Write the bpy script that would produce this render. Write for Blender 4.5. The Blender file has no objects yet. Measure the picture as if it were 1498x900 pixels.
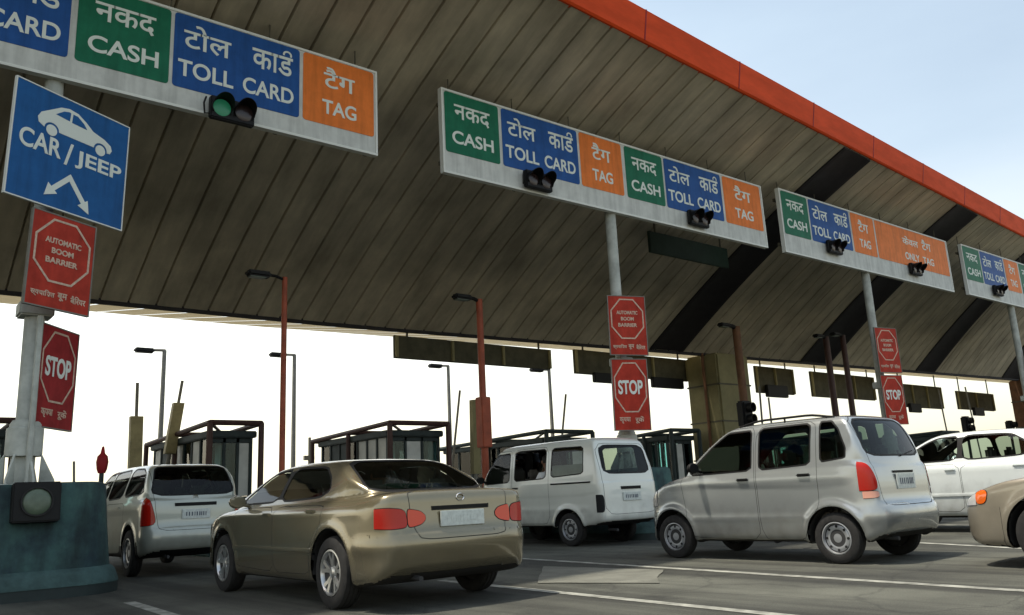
import bpy, bmesh, math, random
import numpy as np
from mathutils import Vector, Matrix
R = math.radians
random.seed(7)
SC = bpy.context.scene
COL = SC.collection

# ------------------------------------------------------------------ camera
CAM_H = 0.9
YAW, PITCH, ROLL, FPX = R(39.0), R(12.8), R(2.7), 1209.0
fwd = Vector((math.sin(YAW)*math.cos(PITCH), math.cos(YAW)*math.cos(PITCH), math.sin(PITCH)))
right = Vector((math.cos(YAW), -math.sin(YAW), 0))
up = right.cross(fwd)
cr = right*math.cos(ROLL) - up*math.sin(ROLL)
cu = up*math.cos(ROLL) + right*math.sin(ROLL)
camd = bpy.data.cameras.new('camera'); cam = bpy.data.objects.new('camera', camd); COL.objects.link(cam)
camd.sensor_width = 36; camd.lens = 36*FPX/1498; camd.clip_start = .05; camd.clip_end = 4000
m = Matrix.Identity(4)
for i in range(3):
    m[i][0] = cr[i]; m[i][1] = cu[i]; m[i][2] = -fwd[i]
m[2][3] = CAM_H
cam.matrix_world = m
SC.camera = cam

# ------------------------------------------------------------------ light
SUN_EL, SUN_AZ = R(69), R(-62)        # azimuth clockwise from +Y : high on the left, slightly beyond the canopy
w = bpy.data.worlds.new('World'); SC.world = w; w.use_nodes = True
nt = w.node_tree; nt.nodes.clear()
out = nt.nodes.new('ShaderNodeOutputWorld'); bg = nt.nodes.new('ShaderNodeBackground')
sky = nt.nodes.new('ShaderNodeTexSky'); sky.sky_type = 'NISHITA'; sky.sun_disc = False
sky.sun_elevation = SUN_EL; sky.sun_rotation = SUN_AZ
sky.air_density = 1.3; sky.dust_density = 3.0; sky.ozone_density = 1.0
# hazy day: thin white veil over the whole sky, thick near the horizon
tc = nt.nodes.new('ShaderNodeTexCoord'); sx = nt.nodes.new('ShaderNodeSeparateXYZ')
nt.links.new(tc.outputs['Generated'], sx.inputs[0])
cl = nt.nodes.new('ShaderNodeTexNoise'); cl.inputs['Scale'].default_value = 2.2; cl.inputs['Detail'].default_value = 5; cl.inputs['Roughness'].default_value = .55
mp = nt.nodes.new('ShaderNodeMapping'); mp.inputs['Scale'].default_value = (1, 1, 3.5)
nt.links.new(tc.outputs['Generated'], mp.inputs[0]); nt.links.new(mp.outputs[0], cl.inputs['Vector'])
ramp = nt.nodes.new('ShaderNodeValToRGB')
ramp.color_ramp.elements[0].position = 0.0; ramp.color_ramp.elements[0].color = (8.6, 7.8, 5.8, 1)
ramp.color_ramp.elements[1].position = .55; ramp.color_ramp.elements[1].color = (3.3, 3.75, 3.5, 1)
for ps_, cc_ in ((.17, (8.2, 7.6, 6.1, 1)), (.26, (5.8, 5.6, 4.9, 1)), (.34, (4.2, 4.5, 4.15, 1))):
    e = ramp.color_ramp.elements.new(ps_); e.color = cc_
nt.links.new(sx.outputs['Z'], ramp.inputs[0])
cm = nt.nodes.new('ShaderNodeMath'); cm.operation = 'MULTIPLY_ADD'; cm.inputs[1].default_value = .5; cm.inputs[2].default_value = .76
nt.links.new(cl.outputs['Fac'], cm.inputs[0])
vm = nt.nodes.new('ShaderNodeVectorMath'); vm.operation = 'SCALE'
nt.links.new(ramp.outputs[0], vm.inputs[0])
# the haze glows more on the far side of the plaza than behind the camera
dr = nt.nodes.new('ShaderNodeVectorMath'); dr.operation = 'DOT_PRODUCT'; dr.inputs[1].default_value = (-.1, .995, 0); nt.links.new(tc.outputs['Generated'], dr.inputs[0])
dm = nt.nodes.new('ShaderNodeMapRange'); dm.interpolation_type = 'SMOOTHSTEP'; dm.inputs[1].default_value = .15; dm.inputs[2].default_value = .85; dm.inputs[3].default_value = .6; dm.inputs[4].default_value = 1.0; nt.links.new(dr.outputs['Value'], dm.inputs[0])
dp = nt.nodes.new('ShaderNodeMath'); dp.operation = 'MULTIPLY'; nt.links.new(cm.outputs[0], dp.inputs[0]); nt.links.new(dm.outputs[0], dp.inputs[1])
nt.links.new(dp.outputs[0], vm.inputs['Scale'])
add = nt.nodes.new('ShaderNodeVectorMath'); add.operation = 'ADD'
nt.links.new(sky.outputs[0], add.inputs[0]); nt.links.new(vm.outputs[0], add.inputs[1])
nt.links.new(add.outputs[0], bg.inputs['Color']); bg.inputs['Strength'].default_value = .10
nt.links.new(bg.outputs[0], out.inputs[0])
sd = bpy.data.lights.new('sun', 'SUN'); sun = bpy.data.objects.new('sun', sd); COL.objects.link(sun)
sd.energy = 3.4; sd.angle = R(1.5); sd.color = (1, .93, .80)
sdir = Vector((math.sin(SUN_AZ)*math.cos(SUN_EL), math.cos(SUN_AZ)*math.cos(SUN_EL), math.sin(SUN_EL)))
sun.rotation_euler = (-sdir).to_track_quat('-Z', 'Y').to_euler()
vs = SC.view_settings; vs.view_transform = 'Standard'; vs.look = 'None'; vs.exposure = 0.55; vs.gamma = 1
vs.use_curve_mapping = False
SC.cycles.max_bounces = 8; SC.cycles.transparent_max_bounces = 12; SC.cycles.caustics_reflective = False; SC.cycles.caustics_refractive = False

# ------------------------------------------------------------------ materials
def mat(name, col, rough=.6, metal=0., noise=0., nscale=6., coat=0., bump=0., bscale=40., streak=None, spec=.5, col2=None, emit=0.):
    m = bpy.data.materials.new(name); m.use_nodes = True
    n = m.node_tree; b = n.nodes['Principled BSDF']
    b.inputs['Roughness'].default_value = rough; b.inputs['Metallic'].default_value = metal
    b.inputs['Coat Weight'].default_value = coat; b.inputs['Coat Roughness'].default_value = .06
    b.inputs['Specular IOR Level'].default_value = spec
    c = (*col, 1)
    b.inputs['Base Color'].default_value = c
    if emit:
        b.inputs['Emission Color'].default_value = c; b.inputs['Emission Strength'].default_value = emit
    if noise or bump:
        t = n.nodes.new('ShaderNodeTexCoord'); mp = n.nodes.new('ShaderNodeMapping')
        n.links.new(t.outputs['Object'], mp.inputs[0])
        if streak: mp.inputs['Scale'].default_value = streak
    if noise:
        nz = n.nodes.new('ShaderNodeTexNoise'); nz.inputs['Scale'].default_value = nscale; nz.inputs['Detail'].default_value = 7; nz.inputs['Roughness'].default_value = .62
        n.links.new(mp.outputs[0], nz.inputs['Vector'])
        rp = n.nodes.new('ShaderNodeValToRGB')
        c2 = col2 if col2 else tuple(x*(1-noise) for x in col)
        rp.color_ramp.elements[0].position = .36; rp.color_ramp.elements[0].color = (*c2, 1)
        rp.color_ramp.elements[1].position = .64; rp.color_ramp.elements[1].color = c
        n.links.new(nz.outputs['Fac'], rp.inputs[0]); n.links.new(rp.outputs[0], b.inputs['Base Color'])
        mr = n.nodes.new('ShaderNodeMapRange'); mr.inputs[3].default_value = min(1, rough+.12); mr.inputs[4].default_value = max(.03, rough-.06)
        n.links.new(nz.outputs['Fac'], mr.inputs[0]); n.links.new(mr.outputs[0], b.inputs['Roughness'])
    if bump:
        bz = n.nodes.new('ShaderNodeTexNoise'); bz.inputs['Scale'].default_value = bscale; bz.inputs['Detail'].default_value = 4
        n.links.new(mp.outputs[0], bz.inputs['Vector'])
        bp = n.nodes.new('ShaderNodeBump'); bp.inputs['Strength'].default_value = bump; bp.inputs['Distance'].default_value = .02
        n.links.new(bz.outputs['Fac'], bp.inputs['Height']); n.links.new(bp.outputs[0], b.inputs['Normal'])
    return m

def paint(name, col, metal=.35, rough=.32, coat=1.):
    """car paint; the inside of the shell is dark trim"""
    m = mat(name, col, rough, metal, noise=.06, nscale=1.8, coat=coat)
    n = m.node_tree; b = n.nodes['Principled BSDF']; o = n.nodes['Material Output']
    for l_ in list(b.inputs['Roughness'].links): n.links.remove(l_)
    # road dust towards the sills
    t = n.nodes.new('ShaderNodeTexCoord'); s = n.nodes.new('ShaderNodeSeparateXYZ'); n.links.new(t.outputs['Object'], s.inputs[0])
    nz = n.nodes.new('ShaderNodeTexNoise'); nz.inputs['Scale'].default_value = 7; nz.inputs['Detail'].default_value = 6
    n.links.new(t.outputs['Object'], nz.inputs['Vector'])
    ad = n.nodes.new('ShaderNodeMath'); ad.operation = 'MULTIPLY_ADD'; ad.inputs[1].default_value = .5; n.links.new(nz.outputs[0], ad.inputs[0]); n.links.new(s.outputs['Z'], ad.inputs[2])
    mr = n.nodes.new('ShaderNodeMapRange'); mr.inputs[1].default_value = .9; mr.inputs[2].default_value = .42; mr.inputs[3].default_value = 0; mr.inputs[4].default_value = .55
    n.links.new(ad.outputs[0], mr.inputs[0])
    mx = n.nodes.new('ShaderNodeMixRGB'); mx.inputs[2].default_value = (.16, .145, .115, 1)
    src = b.inputs['Base Color'].links[0].from_socket
    n.links.new(src, mx.inputs[1]); n.links.new(mr.outputs[0], mx.inputs[0]); n.links.new(mx.outputs[0], b.inputs['Base Color'])
    g = n.nodes.new('ShaderNodeNewGeometry'); d = n.nodes.new('ShaderNodeBsdfDiffuse'); d.inputs['Color'].default_value = (.05, .048, .045, 1)
    mxs = n.nodes.new('ShaderNodeMixShader')
    n.links.new(g.outputs['Backfacing'], mxs.inputs[0]); n.links.new(b.outputs[0], mxs.inputs[1]); n.links.new(d.outputs[0], mxs.inputs[2])
    n.links.new(mxs.outputs[0], o.inputs[0])
    return m

def glass(name, tint=(.25, .3, .28), rough=.03):
    m = bpy.data.materials.new(name); m.use_nodes = True; n = m.node_tree; n.nodes.clear()
    o = n.nodes.new('ShaderNodeOutputMaterial'); t = n.nodes.new('ShaderNodeBsdfTransparent'); t.inputs[0].default_value = (*tint, 1)
    g = n.nodes.new('ShaderNodeBsdfGlossy'); g.inputs['Roughness'].default_value = rough
    f = n.nodes.new('ShaderNodeFresnel'); f.inputs['IOR'].default_value = 1.36
    mx = n.nodes.new('ShaderNodeMixShader')
    n.links.new(f.outputs[0], mx.inputs[0]); n.links.new(t.outputs[0], mx.inputs[1]); n.links.new(g.outputs[0], mx.inputs[2]); n.links.new(mx.outputs[0], o.inputs[0])
    return m

M = dict(
 black=mat('black_plastic', (.009, .009, .009), .55, spec=.2),
 rubber=mat('tyre_rubber', (.02, .019, .018), .85, noise=.4, nscale=20),
 under=mat('underbody', (.012, .011, .01), .9),
 seam=mat('panel_gap', (.008, .008, .008), .9),
 trim=mat('cabin_trim', (.10, .09, .08), .9),
 cloth=mat('seat_cloth', (.10, .09, .075), .95, noise=.3, nscale=12),
 alloy=mat('alloy_wheel', (.55, .55, .54), .3, .8),
 steel=mat('steel_wheel', (.42, .43, .44), .4, .6),
 darkrim=mat('brake_dark', (.03, .03, .03), .7),
 chrome=mat('chrome', (.75, .75, .74), .12, 1),
 red_lens=mat('red_lens', (.40, .010, .004), .18, spec=.25, coat=.25),
 orange_lens=mat('amber_lens', (.75, .13, .012), .15, coat=1),
 clear_lens=mat('clear_lens', (.62, .6, .57), .08, .3, coat=1),
 tail_inner=mat('tail_inner_lens', (.62, .06, .02), .15, spec=.3, coat=.3),
 pink_lens=mat('pale_lens', (.75, .34, .25), .12, coat=1),
 plate=mat('number_plate', (.62, .66, .62), .5, noise=.2, nscale=30),
 plate_ink=mat('plate_lettering', (.05, .06, .09), .6),
 glass=glass('car_glass', (.55, .63, .58)), glassclear=glass('clear_car_glass', (.75, .85, .82)), glassdark=glass('dark_car_glass', (.30, .38, .34)),
 booth_glass=glass('booth_glass', (.66, .86, .88)),
)

# ------------------------------------------------------------------ object helpers
def link(name, me, m=None, parent=None, smooth=None):
    o = bpy.data.objects.new(name, me); COL.objects.link(o)
    if m is not None:
        for k in (m if isinstance(m, (list, tuple)) else [m]): me.materials.append(k)
    if parent is not None: o.parent = parent
    if smooth is not None: shade(me, smooth)
    return o
def shade(me, ang=35):
    me.polygons.foreach_set('use_smooth', [True]*len(me.polygons))
    me.set_sharp_from_angle(angle=R(ang))
def fin(name, bm, m, parent=None, smooth=35):
    me = bpy.data.meshes.new(name); bm.to_mesh(me); bm.free()
    return link(name, me, m, parent, smooth)
def empty(name, loc=(0, 0, 0), rz=0.):
    o = bpy.data.objects.new(name, None); COL.objects.link(o); o.location = loc; o.rotation_euler.z = rz; o.empty_display_size = .1
    return o
def tag(o, label, cat, group=None, kind=None):
    o['label'] = label; o['category'] = cat
    if group: o['group'] = group
    if kind: o['kind'] = kind
    return o
def box(bm, x0, x1, y0, y1, z0, z1, bev=0., mi=0):
    r = bmesh.ops.create_cube(bm, size=1)
    vs_ = r['verts']
    for v in vs_:
        v.co = Vector(((x0+x1)/2+v.co.x*(x1-x0), (y0+y1)/2+v.co.y*(y1-y0), (z0+z1)/2+v.co.z*(z1-z0)))
    fs = {f for v in vs_ for f in v.link_faces}
    for f in fs: f.material_index = mi
    if bev:
        es = list({e for v in vs_ for e in v.link_edges})
        bmesh.ops.bevel(bm, geom=es, offset=bev, segments=2, affect='EDGES', clamp_overlap=True)
def tube(bm, pts, r, seg=10, mi=0, cap=True):
    """tube through points; r scalar or list"""
    pts = [Vector(p) for p in pts]; rs = r if isinstance(r, (list, tuple)) else [r]*len(pts)
    rings = []
    ref = None
    for i, p in enumerate(pts):
        d = (pts[min(i+1, len(pts)-1)]-pts[max(i-1, 0)]).normalized()
        if ref is None: ref = d.orthogonal().normalized()
        a = (ref - d*ref.dot(d)).normalized(); ref = a; b = d.cross(a)
        rings.append([bm.verts.new(p+(a*math.cos(2*math.pi*k/seg)+b*math.sin(2*math.pi*k/seg))*rs[i]) for k in range(seg)])
    for i in range(len(rings)-1):
        for k in range(seg):
            f = bm.faces.new((rings[i][k], rings[i][(k+1) % seg], rings[i+1][(k+1) % seg], rings[i+1][k])); f.material_index = mi
    if cap:
        f = bm.faces.new(rings[0][::-1]); f.material_index = mi
        f = bm.faces.new(rings[-1]); f.material_index = mi
def lathe(bm, prof, axis='z', c=(0, 0, 0), seg=32, mi=0, closed=False):
    """prof list of (r, h) revolved"""
    c = Vector(c); rings = []
    for r, h in prof:
        ring = []
        for k in range(seg):
            a = 2*math.pi*k/seg; u, v = r*math.cos(a), r*math.sin(a)
            p = {'z': Vector((u, v, h)), 'x': Vector((h, u, v)), 'y': Vector((u, h, v))}[axis]
            ring.append(bm.verts.new(c+p))
        rings.append(ring)
    n = len(rings)
    for i in range(n if closed else n-1):
        j = (i+1) % n
        for k in range(seg):
            f = bm.faces.new((rings[i][k], rings[i][(k+1) % seg], rings[j][(k+1) % seg], rings[j][k])); f.material_index = mi
    return rings
def prism(bm, poly, y0, y1, mi=0, frame=None):
    """poly in (x, z); extruded along y from y0 to y1; frame(x,y,z)->Vector"""
    fr = frame or (lambda x, y, z: Vector((x, y, z)))
    a = [bm.verts.new(fr(x, y0, z)) for x, z in poly]; b = [bm.verts.new(fr(x, y1, z)) for x, z in poly]
    n = len(poly)
    f = bm.faces.new(a); f.material_index = mi
    f = bm.faces.new(b[::-1]); f.material_index = mi
    for i in range(n):
        f = bm.faces.new((a[i], b[i], b[(i+1) % n], a[(i+1) % n])); f.material_index = mi
    return a, b
def fixn(bm): bmesh.ops.recalc_face_normals(bm, faces=bm.faces[:])

# text -> mesh ------------------------------------------------------
_dg = None
def text_mesh(txt, w_, h_, bold=0.0):
    """flat lettering fitted into w_ x h_, centred, in the x,z plane facing -y; returns mesh"""
    cu_ = bpy.data.curves.new('txt', 'FONT'); cu_.body = txt; cu_.align_x = 'LEFT'; cu_.size = 1; cu_.offset = bold
    cu_.extrude = .012
    o = bpy.data.objects.new('txt', cu_); COL.objects.link(o)
    bpy.context.view_layer.update()
    me = bpy.data.meshes.new_from_object(o.evaluated_get(bpy.context.evaluated_depsgraph_get()))
    bpy.data.objects.remove(o); bpy.data.curves.remove(cu_)
    me.materials.clear()
    if not len(me.vertices): return me
    co = np.empty(len(me.vertices)*3); me.vertices.foreach_get('co', co); co = co.reshape(-1, 3)
    lo, hi = co.min(0), co.max(0)
    s = co.copy()
    s[:, 0] = (co[:, 0]-(lo[0]+hi[0])/2)*w_/(hi[0]-lo[0])
    s[:, 2] = (co[:, 1]-(lo[1]+hi[1])/2)*h_/(hi[1]-lo[1])
    s[:, 1] = -co[:, 2]*.35
    me.vertices.foreach_set('co', s.ravel()); me.update()
    return me
# ------------------------------------------------------------------ car builder
def chaikin(P, it=2, q=.22):
    P = [np.array(p, float) for p in P]
    for _ in range(it):
        Q = []
        for i in range(len(P)):
            a, b = P[i], P[(i+1) % len(P)]
            Q += [a*(1-q)+b*q, a*q+b*(1-q)]
        P = Q
    return np.array(P)
def sdf(P, u, v):
    """signed distance to polygon P (negative inside)"""
    d = np.full(u.shape, 1e9); s = np.ones(u.shape, bool)
    n = len(P)
    for i in range(n):
        a, b = P[i], P[(i-1) % n]
        ex, ey = b[0]-a[0], b[1]-a[1]; wx, wy = u-a[0], v-a[1]
        t = np.clip((wx*ex+wy*ey)/(ex*ex+ey*ey+1e-12), 0, 1)
        d = np.minimum(d, (wx-ex*t)**2+(wy-ey*t)**2)
        c1 = v >= a[1]; c2 = v < b[1]; c3 = ex*wy > ey*wx
        s ^= (c1 & c2 & c3) | (~c1 & ~c2 & ~c3)
    return np.where(s, 1, -1)*np.sqrt(d)
def table(P, h=.008):
    """the distance to P, looked up in a grid (fast)"""
    P = np.array(P); lo = P.min(0)-.35; hi = P.max(0)+.35
    us = np.arange(lo[0], hi[0]+h, h); vs_ = np.arange(lo[1], hi[1]+h, h)
    U, W = np.meshgrid(us, vs_, indexing='ij'); T = sdf(P, U, W)
    nu, nv = T.shape
    def f(u, v):
        a = np.clip((u-lo[0])/h, 0, nu-1.001); b = np.clip((v-lo[1])/h, 0, nv-1.001)
        i = a.astype(int); j = b.astype(int); a = a-i; b = b-j
        return (T[i, j]*(1-a)+T[i+1, j]*a)*(1-b)+(T[i, j+1]*(1-a)+T[i+1, j+1]*a)*b
    return f
def smax(a, b, k):
    h = np.clip(.5+.5*(a-b)/k, 0, 1); return b*(1-h)+a*h+k*h*(1-h)
def smin(a, b, k): return -smax(-a, -b, k)
def sym(half): return [(x, z) for x, z in half]+[(-x, z) for x, z in reversed(half)]

def car_field(S):
    ls = table(chaikin(S['side'], 2)); gs = table(chaikin(S['cab'], 2, .2))
    lsec = table(chaikin(sym(S['sec']), 2, .25)); gsec = table(chaikin(sym(S['cabsec']), 1, .18))
    pl = table(chaikin(sym(S['plan']), 3, .25)); gpl = table(chaikin(sym(S['cabplan']), 2, .25))
    kb = S.get('k', .09); kc = S.get('kc', .07); kj = S.get('kj', .035)
    bow = S.get('bow', .10)
    def F(x, y, z):
        yy = y + bow*.35*x*x*np.sign(y)
        lo = smax(smax(ls(yy, z), lsec(x, z), kb), pl(x, y), kb)
        yc = y + bow*x*x*np.sign(y-S.get('cabmid', 0.))
        gr = smax(smax(gs(yc, z), gsec(x, z), kc), gpl(x, y), kc)
        f = smin(lo, gr, kj)
        for (cy, cz, rr) in S['wheels']:
            dd = np.sqrt((y-cy)**2+(z-cz)**2)
            arch = rr+.055
            side = np.clip((np.abs(x)-S['hw']+.25)/.1, 0, 1)
            f = f - S.get('flare', .012)*np.exp(-((dd-arch-.03)/.045)**2)*side
            cyl = np.maximum(dd-arch, -(np.abs(x)-(S['hw']-.30)))
            f = smax(f, -cyl, .012)
        for (z0, amp, wd, y0, y1) in S.get('crease', []):
            f = f - amp*np.exp(-((z-z0)/wd)**2)*np.clip((np.abs(x)-.55*S['hw'])/.1, 0, 1)*np.clip((y-y0)/.15, 0, 1)*np.clip((y1-y)/.15, 0, 1)
        for (z0, amp, wd, sgn) in S.get('endcrease', []):
            f = f - amp*np.exp(-((z-z0)/wd)**2)*np.clip((sgn*y-S['endy'])/.2, 0, 1)
        return f
    return F

def surface_net(F, lo, hi, h):
    ax = [np.arange(l, u+h, h) for l, u in zip(lo, hi)]
    X, Y, Z = np.meshgrid(*ax, indexing='ij')
    V = F(X.astype(np.float64), Y, Z)
    nx, ny, nz = V.shape
    neg = V < 0
    acc = np.zeros((nx-1, ny-1, nz-1, 3)); cnt = np.zeros((nx-1, ny-1, nz-1))
    def edge(axis):
        sl0 = [slice(None)]*3; sl1 = [slice(None)]*3
        sl0[axis] = slice(0, -1); sl1[axis] = slice(1, None)
        a, b = V[tuple(sl0)], V[tuple(sl1)]
        cr_ = (a < 0) != (b < 0)
        I = np.argwhere(cr_); t = a[cr_]/(a[cr_]-b[cr_])
        return I, t
    E = []
    for axis in range(3):
        I, t = edge(axis); E.append(I)
        P = I.astype(float); P[:, axis] += t
        o = [k for k in range(3) if k != axis]
        for d0 in (0, -1):
            for d1 in (0, -1):
                J = I.copy(); J[:, o[0]] += d0; J[:, o[1]] += d1
                ok = ((J >= 0) & (J < np.array([nx-1, ny-1, nz-1]))).all(1)
                np.add.at(acc, tuple(J[ok].T), P[ok]); np.add.at(cnt, tuple(J[ok].T), 1)
    cells = np.argwhere(cnt > 0); idx = -np.ones(cnt.shape, int); idx[tuple(cells.T)] = np.arange(len(cells))
    verts = acc[tuple(cells.T)]/cnt[tuple(cells.T)][:, None]
    verts = verts*h+np.array(lo)
    quads = []
    for axis in range(3):
        I = E[axis]; o = [k for k in range(3) if k != axis]
        q = []
        for d0, d1 in ((0, 0), (-1, 0), (-1, -1), (0, -1)):
            J = I.copy(); J[:, o[0]] += d0; J[:, o[1]] += d1; q.append(J)
        ok = np.ones(len(I), bool)
        for J in q: ok &= ((J >= 0) & (J < np.array([nx-1, ny-1, nz-1]))).all(1)
        Q = np.stack([idx[tuple(J[ok].T)] for J in q], 1)
        Iok = I[ok]; flip = neg[tuple(Iok.T)]
        if axis == 1: flip = ~flip
        Q[~flip] = Q[~flip][:, ::-1]
        quads.append(Q)
    quads = np.concatenate(quads)
    def project(verts, it):                 # onto the exact surface
        for _ in range(it):
            e_ = 5e-3; f = F(*verts.T)
            g = np.stack([(F(*(verts+np.eye(3)[k]*e_).T)-F(*(verts-np.eye(3)[k]*e_).T))/(2*e_) for k in range(3)], 1)
            st = g*(f/np.maximum(.3, (g*g).sum(1)))[:, None]; ln = np.linalg.norm(st, axis=1); st *= np.minimum(1, .4*h/(ln+1e-9))[:, None]
            verts = verts-st
        return verts
    def relax(verts, a):
        acc_ = np.zeros_like(verts); n_c = np.zeros(len(verts))
        for k in range(4):
            A, B = quads[:, k], quads[:, (k+1) % 4]
            np.add.at(acc_, A, verts[B]); np.add.at(n_c, A, 1); np.add.at(acc_, B, verts[A]); np.add.at(n_c, B, 1)
        return verts*(1-a)+acc_/np.maximum(1, n_c)[:, None]*a
    verts = project(verts, 3)
    verts = project(relax(verts, .6), 2); verts = project(relax(verts, .5), 2)
    return verts, quads

AX = {'x': (1, 2), 'y': (0, 2), 'z': (0, 1)}
def inpoly(P, u, v):
    c = False; n = len(P); j = n-1
    for i in range(n):
        xi, yi = P[i]; xj, yj = P[j]
        if (yi > v) != (yj > v) and u < (xj-xi)*(v-yi)/(yj-yi)+xi: c = not c
        j = i
    return c
def cut(bm, P, axis, filt):
    """cut the shell along polygon P seen along an axis; returns the faces inside"""
    a, b = AX[axis]; P = [tuple(map(float, p)) for p in P]
    u0 = min(p[0] for p in P)-.05; u1 = max(p[0] for p in P)+.05; v0 = min(p[1] for p in P)-.05; v1 = max(p[1] for p in P)+.05
    cand = {}
    def bb(f):
        us = [v.co[a] for v in f.verts]; vs2 = [v.co[b] for v in f.verts]
        return min(us), max(us), min(vs2), max(vs2)
    for f in bm.faces:
        c = f.verts[0].co
        if c[a] < u0-.06 or c[a] > u1+.06 or c[b] < v0-.06 or c[b] > v1+.06: continue
        if filt(f): cand[f] = bb(f)
    for i in range(len(P)):
        p, q = P[i], P[(i+1) % len(P)]
        a0, a1 = min(p[0], q[0])-.004, max(p[0], q[0])+.004; b0, b1 = min(p[1], q[1])-.004, max(p[1], q[1])+.004
        fs = [f for f, t in cand.items() if t[1] >= a0 and t[0] <= a1 and t[3] >= b0 and t[2] <= b1]
        if not fs: continue
        co = Vector((0, 0, 0)); co[a] = p[0]; co[b] = p[1]
        no = Vector((0, 0, 0)); no[a] = q[1]-p[1]; no[b] = -(q[0]-p[0])
        if no.length < 1e-7: continue
        geom = list({v for f in fs for v in f.verts})+list({e for f in fs for e in f.edges})+fs
        r = bmesh.ops.bisect_plane(bm, geom=geom, dist=1e-5, plane_co=co, plane_no=no.normalized())
        for f in fs:
            if not f.is_valid: del cand[f]
            else: cand[f] = bb(f)
        for g in r['geom']:
            if isinstance(g, bmesh.types.BMFace) and g not in cand: cand[g] = bb(g)
    out_ = []
    for f in cand:
        c = f.calc_center_median()
        if inpoly(P, c[a], c[b]): out_.append(f)
    return out_
def off(P, d):
    """offset polygon outwards by d"""
    P = [np.array(p, float) for p in P]; n = len(P)
    A = sum(P[i][0]*P[(i+1) % n][1]-P[(i+1) % n][0]*P[i][1] for i in range(n)); s = 1 if A > 0 else -1
    Q = []
    for i in range(n):
        e1 = P[i]-P[i-1]; e2 = P[(i+1) % n]-P[i]
        n1 = np.array([e1[1], -e1[0]])/(np.linalg.norm(e1)+1e-12); n2 = np.array([e2[1], -e2[0]])/(np.linalg.norm(e2)+1e-12)
        nn = n1+n2; nn /= max(.35, (nn@nn)/2)
        Q.append(P[i]+nn*d*s)
    return Q
def rnd(P, q=.16, it=2): return [tuple(p) for p in chaikin(P, it, q)]
FIELD = [None]
def field_normals(o):
    me = o.data; n = len(me.vertices)
    if FIELD[0] is None or not n: return
    co = np.empty(n*3); me.vertices.foreach_get('co', co); co = co.reshape(-1, 3); e_ = .011; F = FIELD[0]
    g = np.stack([F(*(co+np.eye(3)[k]*e_).T)-F(*(co-np.eye(3)[k]*e_).T) for k in range(3)], 1)
    vn = np.empty(n*3); me.vertices.foreach_get('normal', vn); vn = vn.reshape(-1, 3)
    L = np.linalg.norm(g, axis=1)[:, None]; g = g/(L+1e-9)
    bad = (L[:, 0] < 1e-4) | ((g*vn).sum(1) < .55); g[bad] = vn[bad]
    me.normals_split_custom_set_from_vertices(g.tolist())
def extract(bm, faces, name, m, parent, push=0., thick=0., keep=False):
    fs = [f for f in faces if f.is_valid]
    vm_ = {}; nb = bmesh.new()
    for f in fs:
        for v in f.verts:
            if v not in vm_:
                nn = v.normal
                vm_[v] = nb.verts.new(v.co+nn*push)
        try: nf = nb.faces.new([vm_[v] for v in f.verts]); nf.material_index = f.material_index
        except ValueError: pass
    if not keep: bmesh.ops.delete(bm, geom=fs, context='FACES')
    if thick:
        g = nb.edges[:]; bd = [e for e in g if e.is_boundary]
        r = bmesh.ops.extrude_edge_only(nb, edges=bd)
        nb.normal_update()
        # skirt sinks into the body
        src = {}
        for v in [x for x in r['geom'] if isinstance(x, bmesh.types.BMVert)]:
            nbv = [e.other_vert(v) for e in v.link_edges if len(e.other_vert(v).link_faces) and e.other_vert(v) not in r['geom']]
            if nbv: v.co = nbv[0].co - nbv[0].normal*thick
    o = fin(name, nb, m, parent, 40)
    if name in ('door', 'rear_bumper', 'front_bumper', 'window', 'rear_window', 'windshield'): field_normals(o)
    return o

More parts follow.
